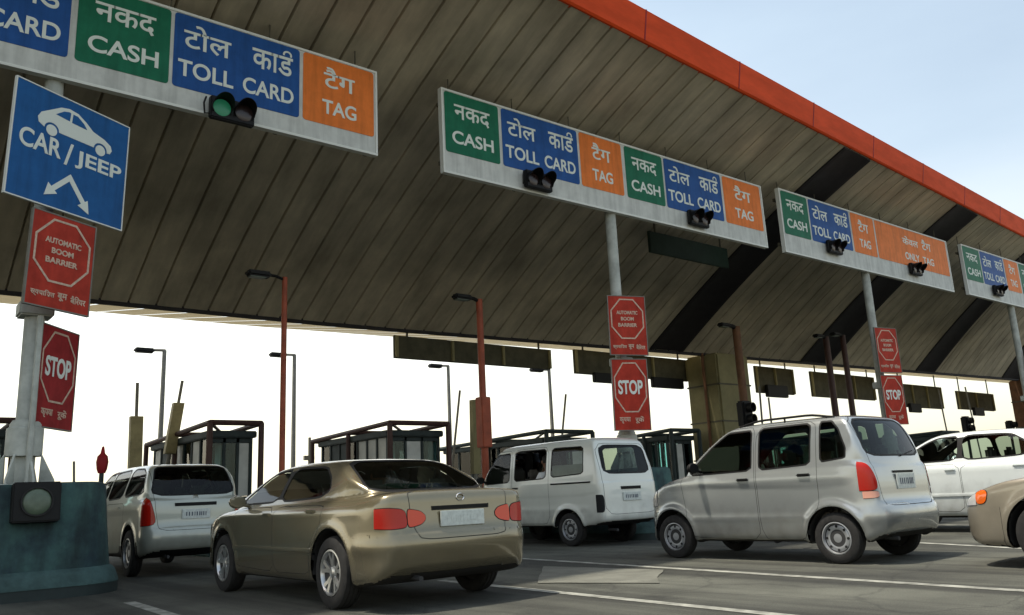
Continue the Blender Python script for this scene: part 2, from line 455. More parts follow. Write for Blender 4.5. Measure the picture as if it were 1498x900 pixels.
def wheel(parent, x, y, r, wd, style, side):
    """wheel > tyre, rim"""
    s = side                                   # -1 = left (outer face towards -x)
    bm = bmesh.new(); lathe(bm, [(.02, -wd*.3), (r*.62, -wd*.3), (r*.62, wd*.1), (.02, wd*.1)], 'x', seg=32, closed=True)
    fixn(bm); wh = fin('wheel', bm, M['darkrim'], parent); wh.location = (x, y, r)
    bm = bmesh.new(); h = wd/2; ri = r*.64
    lathe(bm, [(ri, -h*.8), (ri+.012, -h), (r*.86, -h*1.03), (r*.965, -h*.86), (r, -h*.55), (r-.006, -h*.52), (r-.006, -h*.42), (r, -h*.4), (r+.001, -h*.05), (r-.007, 0), (r+.001, h*.05),
               (r, h*.4), (r-.006, h*.42), (r-.006, h*.52), (r, h*.55), (r*.965, h*.86), (r*.86, h*1.03), (ri+.012, h), (ri, h*.8)], 'x', seg=56, closed=True)
    fixn(bm); fin('tyre', bm, M['rubber'], wh, 30)
    bm = bmesh.new(); ro = ri
    if style == 'alloy':
        lathe(bm, [(ro, s*h*.2), (ro, s*h*.96), (ro-.014, s*h*.98), (ro-.022, s*h*.8), (ro-.03, s*h*.2)], 'x', seg=48, closed=True)
        lathe(bm, [(.001, s*h*.78), (.045, s*h*.76), (.062, s*h*.6), (.062, s*h*.3)], 'x', seg=24)
        for k in range(5):
            a = 2*math.pi*k/5+.3; ca, sa = math.cos(a), math.sin(a)
            for q in (-1, 1):
                w0, w1 = .012, .030
                pts = []
                for (rr, oo, hh) in ((.045, .004, .72), (ro*.55, .018, .78), (ro-.012, .050, .88)):
                    c = Vector((s*h*hh, ca*rr-sa*oo*q, sa*rr+ca*oo*q)); pts.append(c)
                d = Vector((0, -sa, ca))
                for i in range(2):
                    wA, wB = (.015, .017) if i == 0 else (.017, .020)
                    A, B = pts[i], pts[i+1]; t = Vector((s*.02, 0, 0))
                    vv = [bm.verts.new(p) for p in (A-d*wA, A+d*wA, B+d*wB, B-d*wB)]
                    ww = [bm.verts.new(v.co-t) for v in vv]
                    bm.faces.new(vv); bm.faces.new(ww[::-1])
                    for j in range(4): bm.faces.new((vv[j], ww[j], ww[(j+1) % 4], vv[(j+1) % 4]))
        mm = M['alloy']
    else:
        lathe(bm, [(ro, s*h*.2), (ro, s*h*.95), (ro-.012, s*h*.98), (ro-.02, s*h*.6), (ro*.86, s*h*.5), (ro*.80, s*h*.62), (ro*.62, s*h*.66), (ro*.5, s*h*.58), (ro*.36, s*h*.42), (.05, s*h*.4), (.048, s*h*.62), (.001, s*h*.66)], 'x', seg=48)
        for k in range(8):
            a = 2*math.pi*k/8
            lathe(bm, [(.001, s*h*.70), (ro*.085, s*h*.70), (ro*.085, s*h*.5)], 'x', c=(0, math.cos(a)*ro*.72, math.sin(a)*ro*.72), seg=12, mi=1)
        mm = [M['steel'], M['seam']]
    fixn(bm); rim = fin('rim', bm, mm, wh, 40)
    if style == 'alloy' : pass
    else:
        pass
    return wh

def seat(parent, x, y, z, w_, h_, name='seat', m='cloth'):
    bm = bmesh.new()
    box(bm, x-w_/2, x+w_/2, y-.25, y+.26, z, z+.16, .05)
    r0 = len(bm.verts)
    bm2 = bmesh.new(); box(bm2, x-w_/2, x+w_/2, -.07, .07, 0, h_, .05)
    for v in bm2.verts: v.co = Vector((v.co.x, v.co.y+y-.24-v.co.z*.32, v.co.z+z+.1))
    me = bpy.data.meshes.new('t'); bm2.to_mesh(me); bm2.free(); bm.from_mesh(me); bpy.data.meshes.remove(me)
    for hx in ([x] if w_ < .7 else [x-w_*.28, x+w_*.28]):
        bm2 = bmesh.new(); box(bm2, hx-.13, hx+.13, y-.30-h_*.32, y-.20-h_*.32, z+.1+h_, z+.1+h_+.17, .04)
        me = bpy.data.meshes.new('t'); bm2.to_mesh(me); bm2.free(); bm.from_mesh(me); bpy.data.meshes.remove(me)
    fin(name, bm, M[m], parent, 40)

def build_car(name, S, loc, rz, paint_m):
    root = empty(name, (*loc, 0), rz)
    F = car_field(S); hw = S['hw']; FIELD[0] = F
    L0 = min(p[0] for p in S['side'])-.08; L1 = max(p[0] for p in S['side'])+.08; H = max(p[1] for p in S['cab'])+.08
    V, Q = surface_net(F, (-hw-.1, L0, .08), (hw+.1, L1, H), S.get('res', .03))
    me = bpy.data.meshes.new('shell'); me.from_pydata(V.tolist(), [], Q.tolist()); me.update()
    bm = bmesh.new(); bm.from_mesh(me); bpy.data.meshes.remove(me)
    bm.normal_update()
    # orientation check
    if sum(f.normal.dot(f.calc_center_median()-Vector((0, 0, .7)))*f.calc_area() for f in bm.faces) < 0:
        bmesh.ops.reverse_faces(bm, faces=bm.faces[:])
    mats = [paint_m, M['under'], M['seam'], M['black']]
    for f in bm.faces:
        c = f.calc_center_median()
        if f.normal.z < -.75 and c.z < .42: f.material_index = 1
        for (cy, cz, rr) in S['wheels']:
            if math.hypot(c.y-cy, c.z-cz) < rr+.062 and (f.normal.x*math.copysign(1, c.x) < .55) and abs(c.x) < hw+.0: 
                if math.hypot(c.y-cy, c.z-cz) < rr+.05 or (Vector((0, c.y-cy, c.z-cz)).normalized().dot(f.normal) < -.5): f.material_index = 1
    for (cy, cz, rr) in S['wheels']:
        circ = [(cy+(rr+.072)*math.cos(2*math.pi*k/40), cz+(rr+.072)*math.sin(2*math.pi*k/40)) for k in range(40)]
        fs = cut(bm, circ, 'x', lambda f: abs(f.calc_center_median().x) > hw-.16 and abs(f.normal.x) > .25)
        bmesh.ops.delete(bm, geom=fs, context='FACES')
    parts = {}
    sidef = {-1: lambda f: f.calc_center_median().x < -.3 and f.normal.x < -.12, 1: lambda f: f.calc_center_median().x > .3 and f.normal.x > .12}
    rearf = lambda f: f.normal.y < -.12 and f.calc_center_median().y < S['rear_y']
    frontf = lambda f: f.normal.y > .12 and f.calc_center_median().y > S['front_y']
    gl = M[S.get('glass', 'glass')]
    def ring(P, axis, filt, d, mi=2):
        inn = cut(bm, P, axis, filt); big = cut(bm, off(P, d), axis, filt)
        ii = set(inn)
        for f in big:
            if f.is_valid and f not in ii:
                c = f.calc_center_median(); a, b = AX[axis]
                if not inpoly(P, c[a], c[b]): f.material_index = mi
        return [f for f in inn if f.is_valid]
    # lights first (they wrap corners)
    for nm, axis, P, flt, mt, ylim in S['lights']:
        zs = [p[1] for p in P]; gg = [f for f in bm.faces if abs(f.calc_center_median().y-ylim) < .1 and min(zs)-.1 < f.calc_center_median().z < max(zs)+.1]
        bmesh.ops.bisect_plane(bm, geom=gg+list({e for f in gg for e in f.edges})+list({v for f in gg for v in f.verts}), dist=1e-5, plane_co=(0, ylim, 0), plane_no=(0, 1, 0))
        bm.normal_update()
        for sd_ in (-1, 1):
            if flt == 'wrapR':
                ff = lambda f, s=sd_: f.calc_center_median().x*s > .25*hw and f.calc_center_median().y < ylim and (f.normal.y < -.1 or f.normal.x*s > .1)
                PP = [(p[0]*sd_, p[1]) for p in P] if axis == 'y' else P
            elif flt == 'wrapF':
                ff = lambda f, s=sd_: f.calc_center_median().x*s > .25*hw and f.calc_center_median().y > ylim and (f.normal.y > .0 or f.normal.x*s > .1)
                PP = [(p[0]*sd_, p[1]) for p in P] if axis == 'y' else P
            elif flt == 'rear': ff = rearf; PP = [(p[0]*sd_, p[1]) for p in P]
            elif flt == 'side': ff = sidef[sd_]; PP = P
            fs = ring(rnd(PP, .2, 2), axis, ff, .006, 2)
            if fs: extract(bm, fs, nm, M[mt], root, .006)
    # windows in the ends
    for nm, P, flt in S['endwin']:
        fs = ring(rnd(P, .12, 2), 'y', rearf if flt == 'rear' else frontf, .022, 3)
        extract(bm, fs, nm, M['glassdark'] if (flt == 'rear' and S.get('darkrear')) else gl, root, -.004)
    # doors and side windows
    bothf = lambda f: abs(f.calc_center_median().x) > .3 and f.normal.x*math.copysign(1, f.calc_center_median().x) > .12
    wins = {key: ring(rnd(P, S.get('wq', .13), 2), 'x', bothf, .020, 3) for key, P in S['sidewin'].items()}
    for sd_ in (-1, 1):
        for key in wins:
            fs = [f for f in wins[key] if f.is_valid and f.calc_center_median().x*sd_ > 0]
            if key in S.get('open', ()): bmesh.ops.delete(bm, geom=fs, context='FACES'); continue
            parts[(key, sd_)] = extract(bm, fs, 'window', M[S.get('glassfront', S.get('glass', 'glass'))] if key == 'front' else gl, root, -.005)
    drs = {}
    for key, P in S['doors'].items():
        fs_all = ring(rnd(P, .10, 2), 'x', bothf, .006, 2)
        for sd_ in (-1, 1):
            fs = [f for f in fs_all if f.is_valid and f.calc_center_median().x*sd_ > 0]
            d = extract(bm, fs, 'door', mats, root, 0)
            for k2 in S['sidewin']:
                if k2.startswith(key) and (k2, sd_) in parts: parts[(k2, sd_)].parent = d
            hy, hz = S['handles'][key]
            xs = np.linspace(hw+.05, hw*.4, 160); fv = F(xs, np.full(160, hy), np.full(160, hz)); xi = xs[np.argmax(fv < 0)]
            hb = bmesh.new()
            box(hb, min(sd_*(xi-.01), sd_*(xi+.028)), max(sd_*(xi-.01), sd_*(xi+.028)), hy-.085, hy+.085, hz-.016, hz+.016, .012)
            fin('handle', hb, M[S.get('handle_mat', 'black')] if S.get('handle_mat') != 'paint' else paint_m, d)
    # panel lines in the ends
    for P, flt in S.get('endlines', []):
        ring(rnd(P, .1, 2), 'y', rearf if flt == 'rear' else frontf, .007, 2)
    for P, sdn in S.get('sidelines', []):
        for sd_ in (-1, 1): ring(rnd(P, .08, 2), 'x', sidef[sd_], .006, 2)
    # bumpers
    for nm, flt, z0, z1 in S.get('bumpers', []):
        if flt == 'rear': sel = [f for f in bm.faces if f.material_index == 0 and f.calc_center_median().y < S['bump_r'] and z0 < f.calc_center_median().z < z1]
        else: sel = [f for f in bm.faces if f.material_index == 0 and f.calc_center_median().y > S['bump_f'] and z0 < f.calc_center_median().z < z1]
        extract(bm, sel, nm, [paint_m, M['under'], M['seam'], M['black']], root, .004)
    for P, axis, mi in S.get('dark', []):
        if axis == 'x':
            for sd_ in (-1, 1):
                for f in cut(bm, P, 'x', sidef[sd_]): f.material_index = mi
        else:
            for f in cut(bm, P, 'y', rearf if axis == 'rear' else frontf): f.material_index = mi
    bmesh.ops.remove_doubles(bm, verts=bm.verts[:], dist=.0006)
    body = fin('body', bm, mats, root, 42); field_normals(body)
    def surf_y(x, z, sgn):
        ys = np.linspace(L1 if sgn > 0 else L0, 0, 400); fv = F(np.full(400, float(x)), ys, np.full(400, float(z))); return float(ys[np.argmax(fv < 0)])
    def surf_x(y, z):
        xs = np.linspace(hw+.08, .2, 300); fv = F(xs, np.full(300, float(y)), np.full(300, float(z))); return float(xs[np.argmax(fv < 0)])
    def surf_z(x, y):
        zs = np.linspace(H, .2, 400); fv = F(np.full(400, float(x)), np.full(400, float(y)), zs); return float(zs[np.argmax(fv < 0)])
    # wheels
    for i, (cy, cz, rr) in enumerate(S['wheels']):
        for sd_ in (-1, 1): wheel(root, sd_*(hw-.11), cy, rr-.0, S.get('tyre_w', .185), S['wheel_style'], sd_)
    # plate
    px_, pz, pw, ph = S['plate']
    for sgn in ((-1, 1) if S.get('front_plate', True) else (-1,)):
        z_ = pz if sgn < 0 else S.get('fplate_z', .5)
        yy = surf_y(px_, z_, sgn); yt = surf_y(px_, z_+ph/2, sgn); yb = surf_y(px_, z_-ph/2, sgn)
        pb = bmesh.new(); box(pb, px_-pw/2, px_+pw/2, -.008, .008, -ph/2, ph/2, .004)
        if sgn < 0:      # unreadable smudged characters as in the photograph
            rr_ = random.Random(5); x_ = px_-pw*.36
            while x_ < px_+pw*.34:
                ww = rr_.uniform(.012, .02); box(pb, x_-px_*1, x_+ww-px_*1, -.0105, -.0085, -ph*.2, ph*.2, mi=1); x_ += ww+rr_.uniform(.012, .03)
        p = fin('number_plate', pb, [M['plate'], M[S.get('ink', 'plate_ink')]], root); p.location = (px_, min(yt, yb, yy)-.006 if sgn < 0 else max(yt, yb, yy)+.006, z_)
    # mirrors
    my, mz = S['mirror']
    for sd_ in (-1, 1):
        xi = surf_x(my, mz)
        mb = bmesh.new(); bmesh.ops.create_uvsphere(mb, u_segments=16, v_segments=10, radius=1)
        for v in mb.verts:
            c = v.co; v.co = Vector((sd_*(xi+.13)+c.x*.095, my+max(-.35, c.y)*.065, mz+.03+c.z*.068))
        tube(mb, [(sd_*(xi-.02), my, mz-.02), (sd_*(xi+.06), my, mz+.0)], .02, 8)
        fixn(mb); fin('side_mirror', mb, M['black'] if S.get('mirror_mat', 'black') == 'black' else paint_m, root)
    # cabin
    fl = S['floor']
    for sx_ in (-1, 1): seat(root, sx_*hw*.43, S['seat_f'], fl+.12, hw*.62, S.get('seat_h', .56))
    seat(root, 0, S['seat_r'], fl+.14, hw*1.5, S.get('seat_h', .56)-.02)
    db = bmesh.new(); box(db, -hw*.78, hw*.78, S['dash']-.18, S['dash']+.3, fl+.25, S['dash_z'], .05); fin('dashboard', db, M['trim'], root)
    sb = bmesh.new(); 
    pts = [(hw*.42+.18*math.cos(a), S['dash']-.26-.18*math.sin(a)*.35, S['dash_z']-.02+.18*math.sin(a)) for a in np.linspace(0, 2*math.pi, 25)]
    tube(sb, pts, .014, 8, cap=False); tube(sb, [(hw*.42, S['dash']-.26, S['dash_z']-.02), (hw*.42, S['dash']-.1, S['dash_z']-.08)], .02, 8)
    tube(sb, [pts[0], pts[12]], .014, 6); fin('steering_wheel', sb, M['black'], root)
    # rear parcel shelf / load floor
    pb = bmesh.new(); box(pb, -hw*.7, hw*.7, S['shelf'][0], S['shelf'][1], S['shelf'][2]-.03, S['shelf'][2], .01); fin('parcel_shelf', pb, M['trim'], root)
    # exhaust, mud, wiper
    eb = bmesh.new(); tube(eb, [(-hw*.5, L0+.14, .26), (-hw*.5, L0+.35, .27)], .022, 10); fin('exhaust_pipe', eb, M['darkrim'], root)
    wy = S.get('wiper')
    if wy:
        wb = bmesh.new(); (x0, z0), (x1, z1) = wy
        tube(wb, [(x0, surf_y(x0, z0, -1)-.012, z0), (x1, surf_y(x1, z1, -1)-.012, z1)], [.010, .006], 6); fin('rear_wiper', wb, M['black'], root)
    for (nm, y0, y1, z, hgt, mt) in S.get('strips', []):        # side mouldings
        for sd_ in (-1, 1):
            tb = bmesh.new(); n = 16; prev = None
            for i in range(n+1):
                y = y0+(y1-y0)*i/n; xo = surf_x(y, z)
                cur = [tb.verts.new((sd_*(xo+dx), y, z+dz)) for dx, dz in ((-.012, -hgt/2), (.011, -hgt/2*.8), (.014, 0), (.011, hgt/2*.8), (-.012, hgt/2))]
                if prev:
                    for k in range(4): tb.faces.new((prev[k], prev[k+1], cur[k+1], cur[k]))
                else: tb.faces.new(cur)
                prev = cur
            tb.faces.new(prev); fixn(tb); fin(nm, tb, M[mt] if mt in M else paint_m, root)
    if S.get('garnish'):
        nm, x0, x1, z, hh, mt = S['garnish']; gb = bmesh.new(); prev = None
        for i in range(13):
            x = x0+(x1-x0)*i/12; y = surf_y(x, z, -1)
            cur = [gb.verts.new((x, y+dy, z+dz)) for dy, dz in ((.012, -hh/2), (-.012, -hh/2), (-.014, hh/2), (.012, hh/2))]
            if prev:
                for k in range(3): gb.faces.new((prev[k], prev[k+1], cur[k+1], cur[k]))
            else: gb.faces.new(cur)
            prev = cur
        gb.faces.new(prev); fixn(gb); fin(nm, gb, M[mt] if mt in M else paint_m, root)
    if S.get('badge'):
        x, z, r = S['badge']; bb = bmesh.new(); y = surf_y(x, z, -1)
        pts = [(x+r*math.cos(a)*1.35, y-.006, z+r*math.sin(a)) for a in np.linspace(0, 2*math.pi, 17)]
        tube(bb, pts, .006, 6, cap=False); tube(bb, [(x-r*.9, y-.006, z), (x+r*.9, y-.006, z)], .005, 6); fin('badge', bb, M['chrome'], root)
    if S.get('rails'):
        y0, y1, xr = S['rails']
        for sd_ in (-1, 1):
            rb = bmesh.new(); pts = []
            for i in range(15):
                y = y0+(y1-y0)*i/14; h_ = .05*min(1, 4*min(i, 14-i)/14+.05); pts.append((sd_*xr, y, surf_z(xr, y)+h_))
            tube(rb, pts, .014, 8)
            for i in (1, 7, 13): tube(rb, [pts[i], (sd_*xr, pts[i][1], pts[i][2]-.06)], .012, 6)
            fin('roof_rail', rb, M['black'], root)
    if S.get('antenna'):
        x, y, l, dy = S['antenna']; ab = bmesh.new(); z = surf_z(x, y); tube(ab, [(x, y, z-.01), (x, y+dy, z+l)], [.006, .003], 6); fin('antenna', ab, M['black'], root)
    return root, F

SEDAN = dict(hw=.85, rear_y=-.6, front_y=.5, bump_r=-1.72, bump_f=1.78, endy=1.6, res=.03, k=.065, kc=.055, kj=.018,
 side=[(-2.02, .24), (-2.14, .34), (-2.21, .50), (-2.215, .66), (-2.17, .70), (-2.15, .88), (-2.14, 1.03), (-2.10, 1.09), (-1.95, 1.10), (-1.7, 1.09), (-1.1, 1.05), (0, 1.0), (.9, 1.0), (1.4, .95), (1.85, .86), (2.12, .74), (2.24, .6), (2.27, .45), (2.2, .24), (1.9, .17), (-1.7, .19)],
 cab=[(-1.85, .9), (-1.78, 1.07), (-1.22, 1.37), (-.92, 1.47), (-.4, 1.505), (.1, 1.495), (.42, 1.455), (.75, 1.30), (1.38, .98), (1.5, .88)],
 sec=[(0, .15), (.7, .16), (.80, .22), (.83, .34), (.853, .55), (.86, .75), (.845, .90), (.80, 1.00), (.66, 1.08), (.3, 1.12), (0, 1.125)],
 cabsec=[(0, .8), (.82, .8), (.80, .95), (.75, 1.08), (.66, 1.28), (.585, 1.42), (.47, 1.485), (0, 1.512)],
 plan=[(0, -2.24), (.55, -2.21), (.76, -2.08), (.835, -1.8), (.858, -1.3), (.86, 0), (.858, 1.2), (.83, 1.7), (.76, 2.02), (.55, 2.22), (0, 2.30)],
 cabplan=[(0, -1.9), (.50, -1.86), (.70, -1.45), (.80, -.9), (.82, 0), (.82, .7), (.76, 1.2), (.5, 1.45), (0, 1.5)],
 bow=.16, cabmid=-.2, wheels=[(-1.30, .31, .31), (1.36, .31, .31)], wheel_style='alloy',
 crease=[(.90, .006, .05, -1.9, 1.9)], endcrease=[(.56, .012, .07, -1)],
 lights=[('tail_light', 'y', [(.545, .78), (.56, .735), (.70, .725), (.86, .75), (.90, .82), (.84, .91), (.72, .925), (.56, .905)], 'wrapR', 'red_lens', -2.0), ('reversing_light', 'y', [(.37, .80), (.41, .76), (.49, .74), (.540, .738), (.540, .905), (.49, .90), (.41, .88), (.37, .84)], 'wrapR', 'tail_inner', -2.0),
         ('headlight', 'y', [(.42, .62), (.80, .64), (.9, .72), (.80, .80), (.55, .77), (.42, .70)], 'wrapF', 'clear_lens', 2.0), ('indicator', 'x', [(1.90, .66), (2.0, .65), (2.0, .80), (1.86, .80)], 'side', 'orange_lens', 0)],
 endwin=[('rear_window', [(-.62, 1.105), (.62, 1.105), (.52, 1.38), (.38, 1.43), (-.38, 1.43), (-.52, 1.38)], 'rear'), ('windshield', [(-.68, 1.03), (.68, 1.03), (.56, 1.36), (.4, 1.42), (-.4, 1.42), (-.56, 1.36)], 'front')],
 sidewin={'front': [(.98, 1.04), (.02, 1.05), (.02, 1.40), (.34, 1.385), (.56, 1.30)], 'rear': [(-.06, 1.05), (-.93, 1.075), (-1.08, 1.14), (-.99, 1.26), (-.78, 1.385), (-.06, 1.405)]},
 doors={'front': [(1.02, .98), (1.0, .30), (-.02, .27), (-.02, .98)], 'rear': [(-.045, .98), (-.045, .27), (-.82, .28), (-.98, .55), (-1.1, .78), (-1.14, .98)]},
 handles={'front': (.12, .90), 'rear': (-.9, .92)}, handle_mat='paint', mirror_mat='paint',
 endlines=[([(-.52, 1.08), (.52, 1.08), (.50, .80), (.44, .62), (-.44, .62), (-.50, .80)], 'rear')],
 plate=(0, .80, .46, .13), garnish=('plate_garnish', -.30, .30, .905, .035, 'black'), badge=(0, 1.0, .03),
 strips=[('side_moulding', -.95, 1.0, .52, .045, 'paint')], bumpers=[('rear_bumper', 'rear', .0, .665), ('front_bumper', 'front', .0, .60)],
 mirror=(.78, 1.03), floor=.24, seat_f=.05, seat_r=-.85, dash=.85, dash_z=.98, shelf=(-1.75, -1.2, 1.03), ink='plate')

def squash(S, k=.87, z0=.30):
    f = lambda z: z if z < z0 else z0+(z-z0)*k
    for key in ('side', 'cab', 'sec', 'cabsec'): S[key] = [(a, f(b)) for a, b in S[key]]
    S['lights'] = [(n, a, [(p[0], f(p[1])) for p in P], *r) for n, a, P, *r in S['lights']]
    S['endwin'] = [(n, [(p[0], f(p[1])) for p in P], r) for n, P, r in S['endwin']]
    S['endlines'] = [([(p[0], f(p[1])) for p in P], r) for P, r in S['endlines']]
    for key in ('sidewin', 'doors'): S[key] = {q: [(p[0], f(p[1])) for p in P] for q, P in S[key].items()}
    S['handles'] = {q: (a, f(b)) for q, (a, b) in S['handles'].items()}
    S['crease'] = [(f(c[0]), *c[1:]) for c in S['crease']]; S['endcrease'] = [(f(c[0]), *c[1:]) for c in S['endcrease']]
    S['plate'] = (S['plate'][0], f(S['plate'][1]), *S['plate'][2:]); g = S['garnish']; S['garnish'] = (*g[:3], f(g[3]), *g[4:])
    b = S['badge']; S['badge'] = (b[0], f(b[1]), b[2]); S['strips'] = [(n, a, c, f(z), h, m) for n, a, c, z, h, m in S['strips']]
    S['bumpers'] = [(n, a, f(z0_), f(z1)) for n, a, z0_, z1 in S['bumpers']]; S['mirror'] = (S['mirror'][0], f(S['mirror'][1]))
    S['dash_z'] = f(S['dash_z']); S['shelf'] = (*S['shelf'][:2], f(S['shelf'][2])); S['seat_h'] = .47
squash(SEDAN); SEDAN['glassfront'] = 'glassclear'; SEDAN['dark'] = [([(.03, .965), (-.07, .965), (-.07, 1.25), (.03, 1.245)], 'x', 3)]

HATCH = dict(hw=.7375, rear_y=-.9, front_y=.5, bump_r=-1.5, bump_f=1.45, endy=1.3, res=.027, k=.062, kc=.038, kj=.016,
 side=[(-1.62, .27), (-1.74, .33), (-1.78, .45), (-1.775, .60), (-1.70, .64), (-1.69, .9), (-1.64, 1.1), (-1.2, 1.14), (.8, 1.05), (1.15, .99), (1.50, .86), (1.66, .74), (1.74, .55), (1.74, .40), (1.66, .26), (1.4, .2), (-1.4, .22)],
 cab=[(-1.70, .8), (-1.66, 1.1), (-1.55, 1.40), (-1.45, 1.585), (-1.30, 1.635), (-.7, 1.655), (-.1, 1.645), (.22, 1.59), (.55, 1.37), (.98, 1.03), (1.1, .9)],
 sec=[(0, .18), (.6, .19), (.69, .25), (.72, .4), (.738, .6), (.742, .8), (.735, 1.0), (.715, 1.10), (.6, 1.17), (0, 1.19)],
 cabsec=[(0, .7), (.73, .7), (.738, .95), (.715, 1.10), (.665, 1.35), (.61, 1.55), (.52, 1.625), (0, 1.665)],
 plan=[(0, -1.79), (.50, -1.77), (.67, -1.66), (.725, -1.42), (.74, -1.1), (.74, .9), (.72, 1.25), (.66, 1.5), (.45, 1.70), (0, 1.76)],
 cabplan=[(0, -1.69), (.55, -1.67), (.68, -1.55), (.735, -1.2), (.74, 0), (.74, .55), (.68, .9), (.45, 1.08), (0, 1.12)],
 bow=.12, wheels=[(-1.18, .275, .275), (1.14, .275, .275)], wheel_style='steel', tyre_w=.16, flare=.022,
 crease=[(.93, .004, .05, -1.5, 1.4), (.50, .006, .04, -1.0, .9)], endcrease=[(.50, .02, .10, -1)],
 lights=[('tail_light', 'y', [(.60, .78), (.78, .77), (.80, 1.09), (.66, 1.09), (.61, .98), (.585, .88)], 'wrapR', 'red_lens', -1.52), ('reversing_light', 'y', [(.585, .70), (.78, .69), (.78, .765), (.590, .768)], 'wrapR', 'pink_lens', -1.55),
         ('headlight', 'y', [(.40, .66), (.70, .66), (.8, .76), (.72, .92), (.55, .88), (.42, .80)], 'wrapF', 'clear_lens', 1.4)],
 endwin=[('rear_window', [(-.585, 1.16), (.585, 1.16), (.55, 1.50), (.46, 1.56), (-.46, 1.56), (-.55, 1.50)], 'rear'), ('windshield', [(-.60, 1.08), (.60, 1.08), (.52, 1.50), (.4, 1.57), (-.4, 1.57), (-.52, 1.50)], 'front')],
 wq=.07, sidewin={'front': [(.80, 1.05), (-.16, 1.07), (-.16, 1.535), (.17, 1.53), (.40, 1.38)], 'rear': [(-.29, 1.07), (-.96, 1.10), (-.97, 1.55), (-.29, 1.545)], 'quarter': [(-1.11, 1.12), (-1.39, 1.15), (-1.40, 1.25), (-1.32, 1.46), (-1.24, 1.55), (-1.11, 1.555)]},
 doors={'front': [(.95, 1.00), (.86, .45), (.80, .27), (-.205, .25), (-.205, 1.07), (-.205, 1.58), (.20, 1.58), (.45, 1.42)], 'rear': [(-.235, 1.58), (-.235, .25), (-.80, .26), (-.88, .45), (-1.03, .62), (-1.05, 1.1), (-1.04, 1.58)]},
 handles={'front': (-.04, .955), 'rear': (-.88, .975)},
 endlines=[([(-.60, 1.60), (.60, 1.60), (.56, .9), (.52, .61), (-.52, .61), (-.56, .9)], 'rear')],
 plate=(0, .86, .40, .17), garnish=('plate_garnish', -.22, .22, .965, .025, 'black'), strips=[], handle_mat='black',
 bumpers=[('rear_bumper', 'rear', .0, .625), ('front_bumper', 'front', .0, .56)], wiper=((.05, 1.14), (.42, 1.2)),
 mirror=(.62, 1.10), floor=.30, seat_f=.0, seat_r=-.85, dash=.72, dash_z=1.02, shelf=(-1.5, -1.2, .98), rails=(-1.25, .05, .54), seat_h=.6, glass='glassdark')

VAN = dict(hw=.72, rear_y=-1.3, front_y=.9, bump_r=-1.55, bump_f=1.6, endy=1.4, res=.03, k=.07, kc=.05, kj=.012,
 side=[(-1.60, .38), (-1.76, .40), (-1.78, .48), (-1.76, .60), (-1.75, .9), (-1.72, 1.12), (0, 1.15), (1.5, 1.08), (1.72, .95), (1.80, .7), (1.82, .4), (1.7, .3), (-1.5, .32)],
 cab=[(-1.75, .8), (-1.72, 1.15), (-1.60, 1.60), (-1.55, 1.76), (-1.4, 1.83), (0, 1.87), (.65, 1.85), (.90, 1.78), (1.30, 1.35), (1.60, 1.0), (1.6, .85)],
 sec=[(0, .28), (.62, .29), (.69, .34), (.71, .5), (.722, .75), (.722, 1.0), (.71, 1.14), (.6, 1.2), (0, 1.2)],
 cabsec=[(0, .7), (.715, .7), (.722, 1.0), (.705, 1.14), (.66, 1.45), (.62, 1.70), (.54, 1.81), (0, 1.88)],
 plan=[(0, -1.78), (.60, -1.77), (.70, -1.68), (.722, -1.5), (.722, 1.2), (.70, 1.55), (.6, 1.75), (0, 1.83)],
 cabplan=[(0, -1.76), (.60, -1.75), (.70, -1.66), (.722, -1.5), (.722, 1.0), (.66, 1.4), (.5, 1.56), (0, 1.62)],
 bow=.08, wheels=[(-.93, .28, .28), (1.22, .28, .28)], wheel_style='steel', tyre_w=.155, flare=.022,
 crease=[(.62, .006, .05, -1.5, 1.5)], endcrease=[],
 lights=[('tail_light', 'y', [(.635, .56), (.74, .56), (.74, .84), (.635, .84)], 'wrapR', 'seam', -1.60), ('headlight', 'y', [(.35, .68), (.66, .68), (.66, .86), (.35, .86)], 'wrapF', 'clear_lens', 1.6)],
 endwin=[('rear_window', [(-.56, 1.20), (.56, 1.20), (.53, 1.66), (-.53, 1.66)], 'rear'), ('windshield', [(-.62, 1.12), (.62, 1.12), (.55, 1.72), (-.55, 1.72)], 'front')],
 wq=.07, open=('sliding',), sidewin={'front': [(1.36, 1.13), (.58, 1.15), (.58, 1.67), (.93, 1.66), (1.05, 1.55)], 'sliding': [(.42, 1.16), (-.40, 1.18), (-.40, 1.68), (.42, 1.69)], 'quarter': [(-.56, 1.19), (-1.32, 1.22), (-1.30, 1.66), (-.56, 1.68)]},
 doors={'front': [(1.42, 1.06), (1.40, .8), (.95, .62), (.86, .40), (.52, .38), (.52, 1.72), (.95, 1.72), (1.15, 1.5)], 'sliding': [(.49, 1.73), (.49, .38), (-.48, .38), (-.48, 1.73)]},
 handles={'front': (.66, 1.02), 'sliding': (.40, 1.02)}, handle_mat='black',
  endlines=[([(-.62, 1.70), (.62, 1.70), (.62, .52), (-.62, .52)], 'rear')],
 plate=(0, .80, .44, .14), garnish=('plate_garnish', -.24, .24, .945, .05, 'black'), strips=[('window_track', -1.50, -.55, 1.06, .03, 'black')],
 bumpers=[('rear_bumper', 'rear', .0, .49), ('front_bumper', 'front', .0, .55)],
 antenna=(-.45, 1.0, .05, .0), mirror=(1.30, 1.18), floor=.42, seat_f=.75, seat_r=-.25, dash=1.35, dash_z=1.1, shelf=(-1.6, -1.0, .9), seat_h=.55)

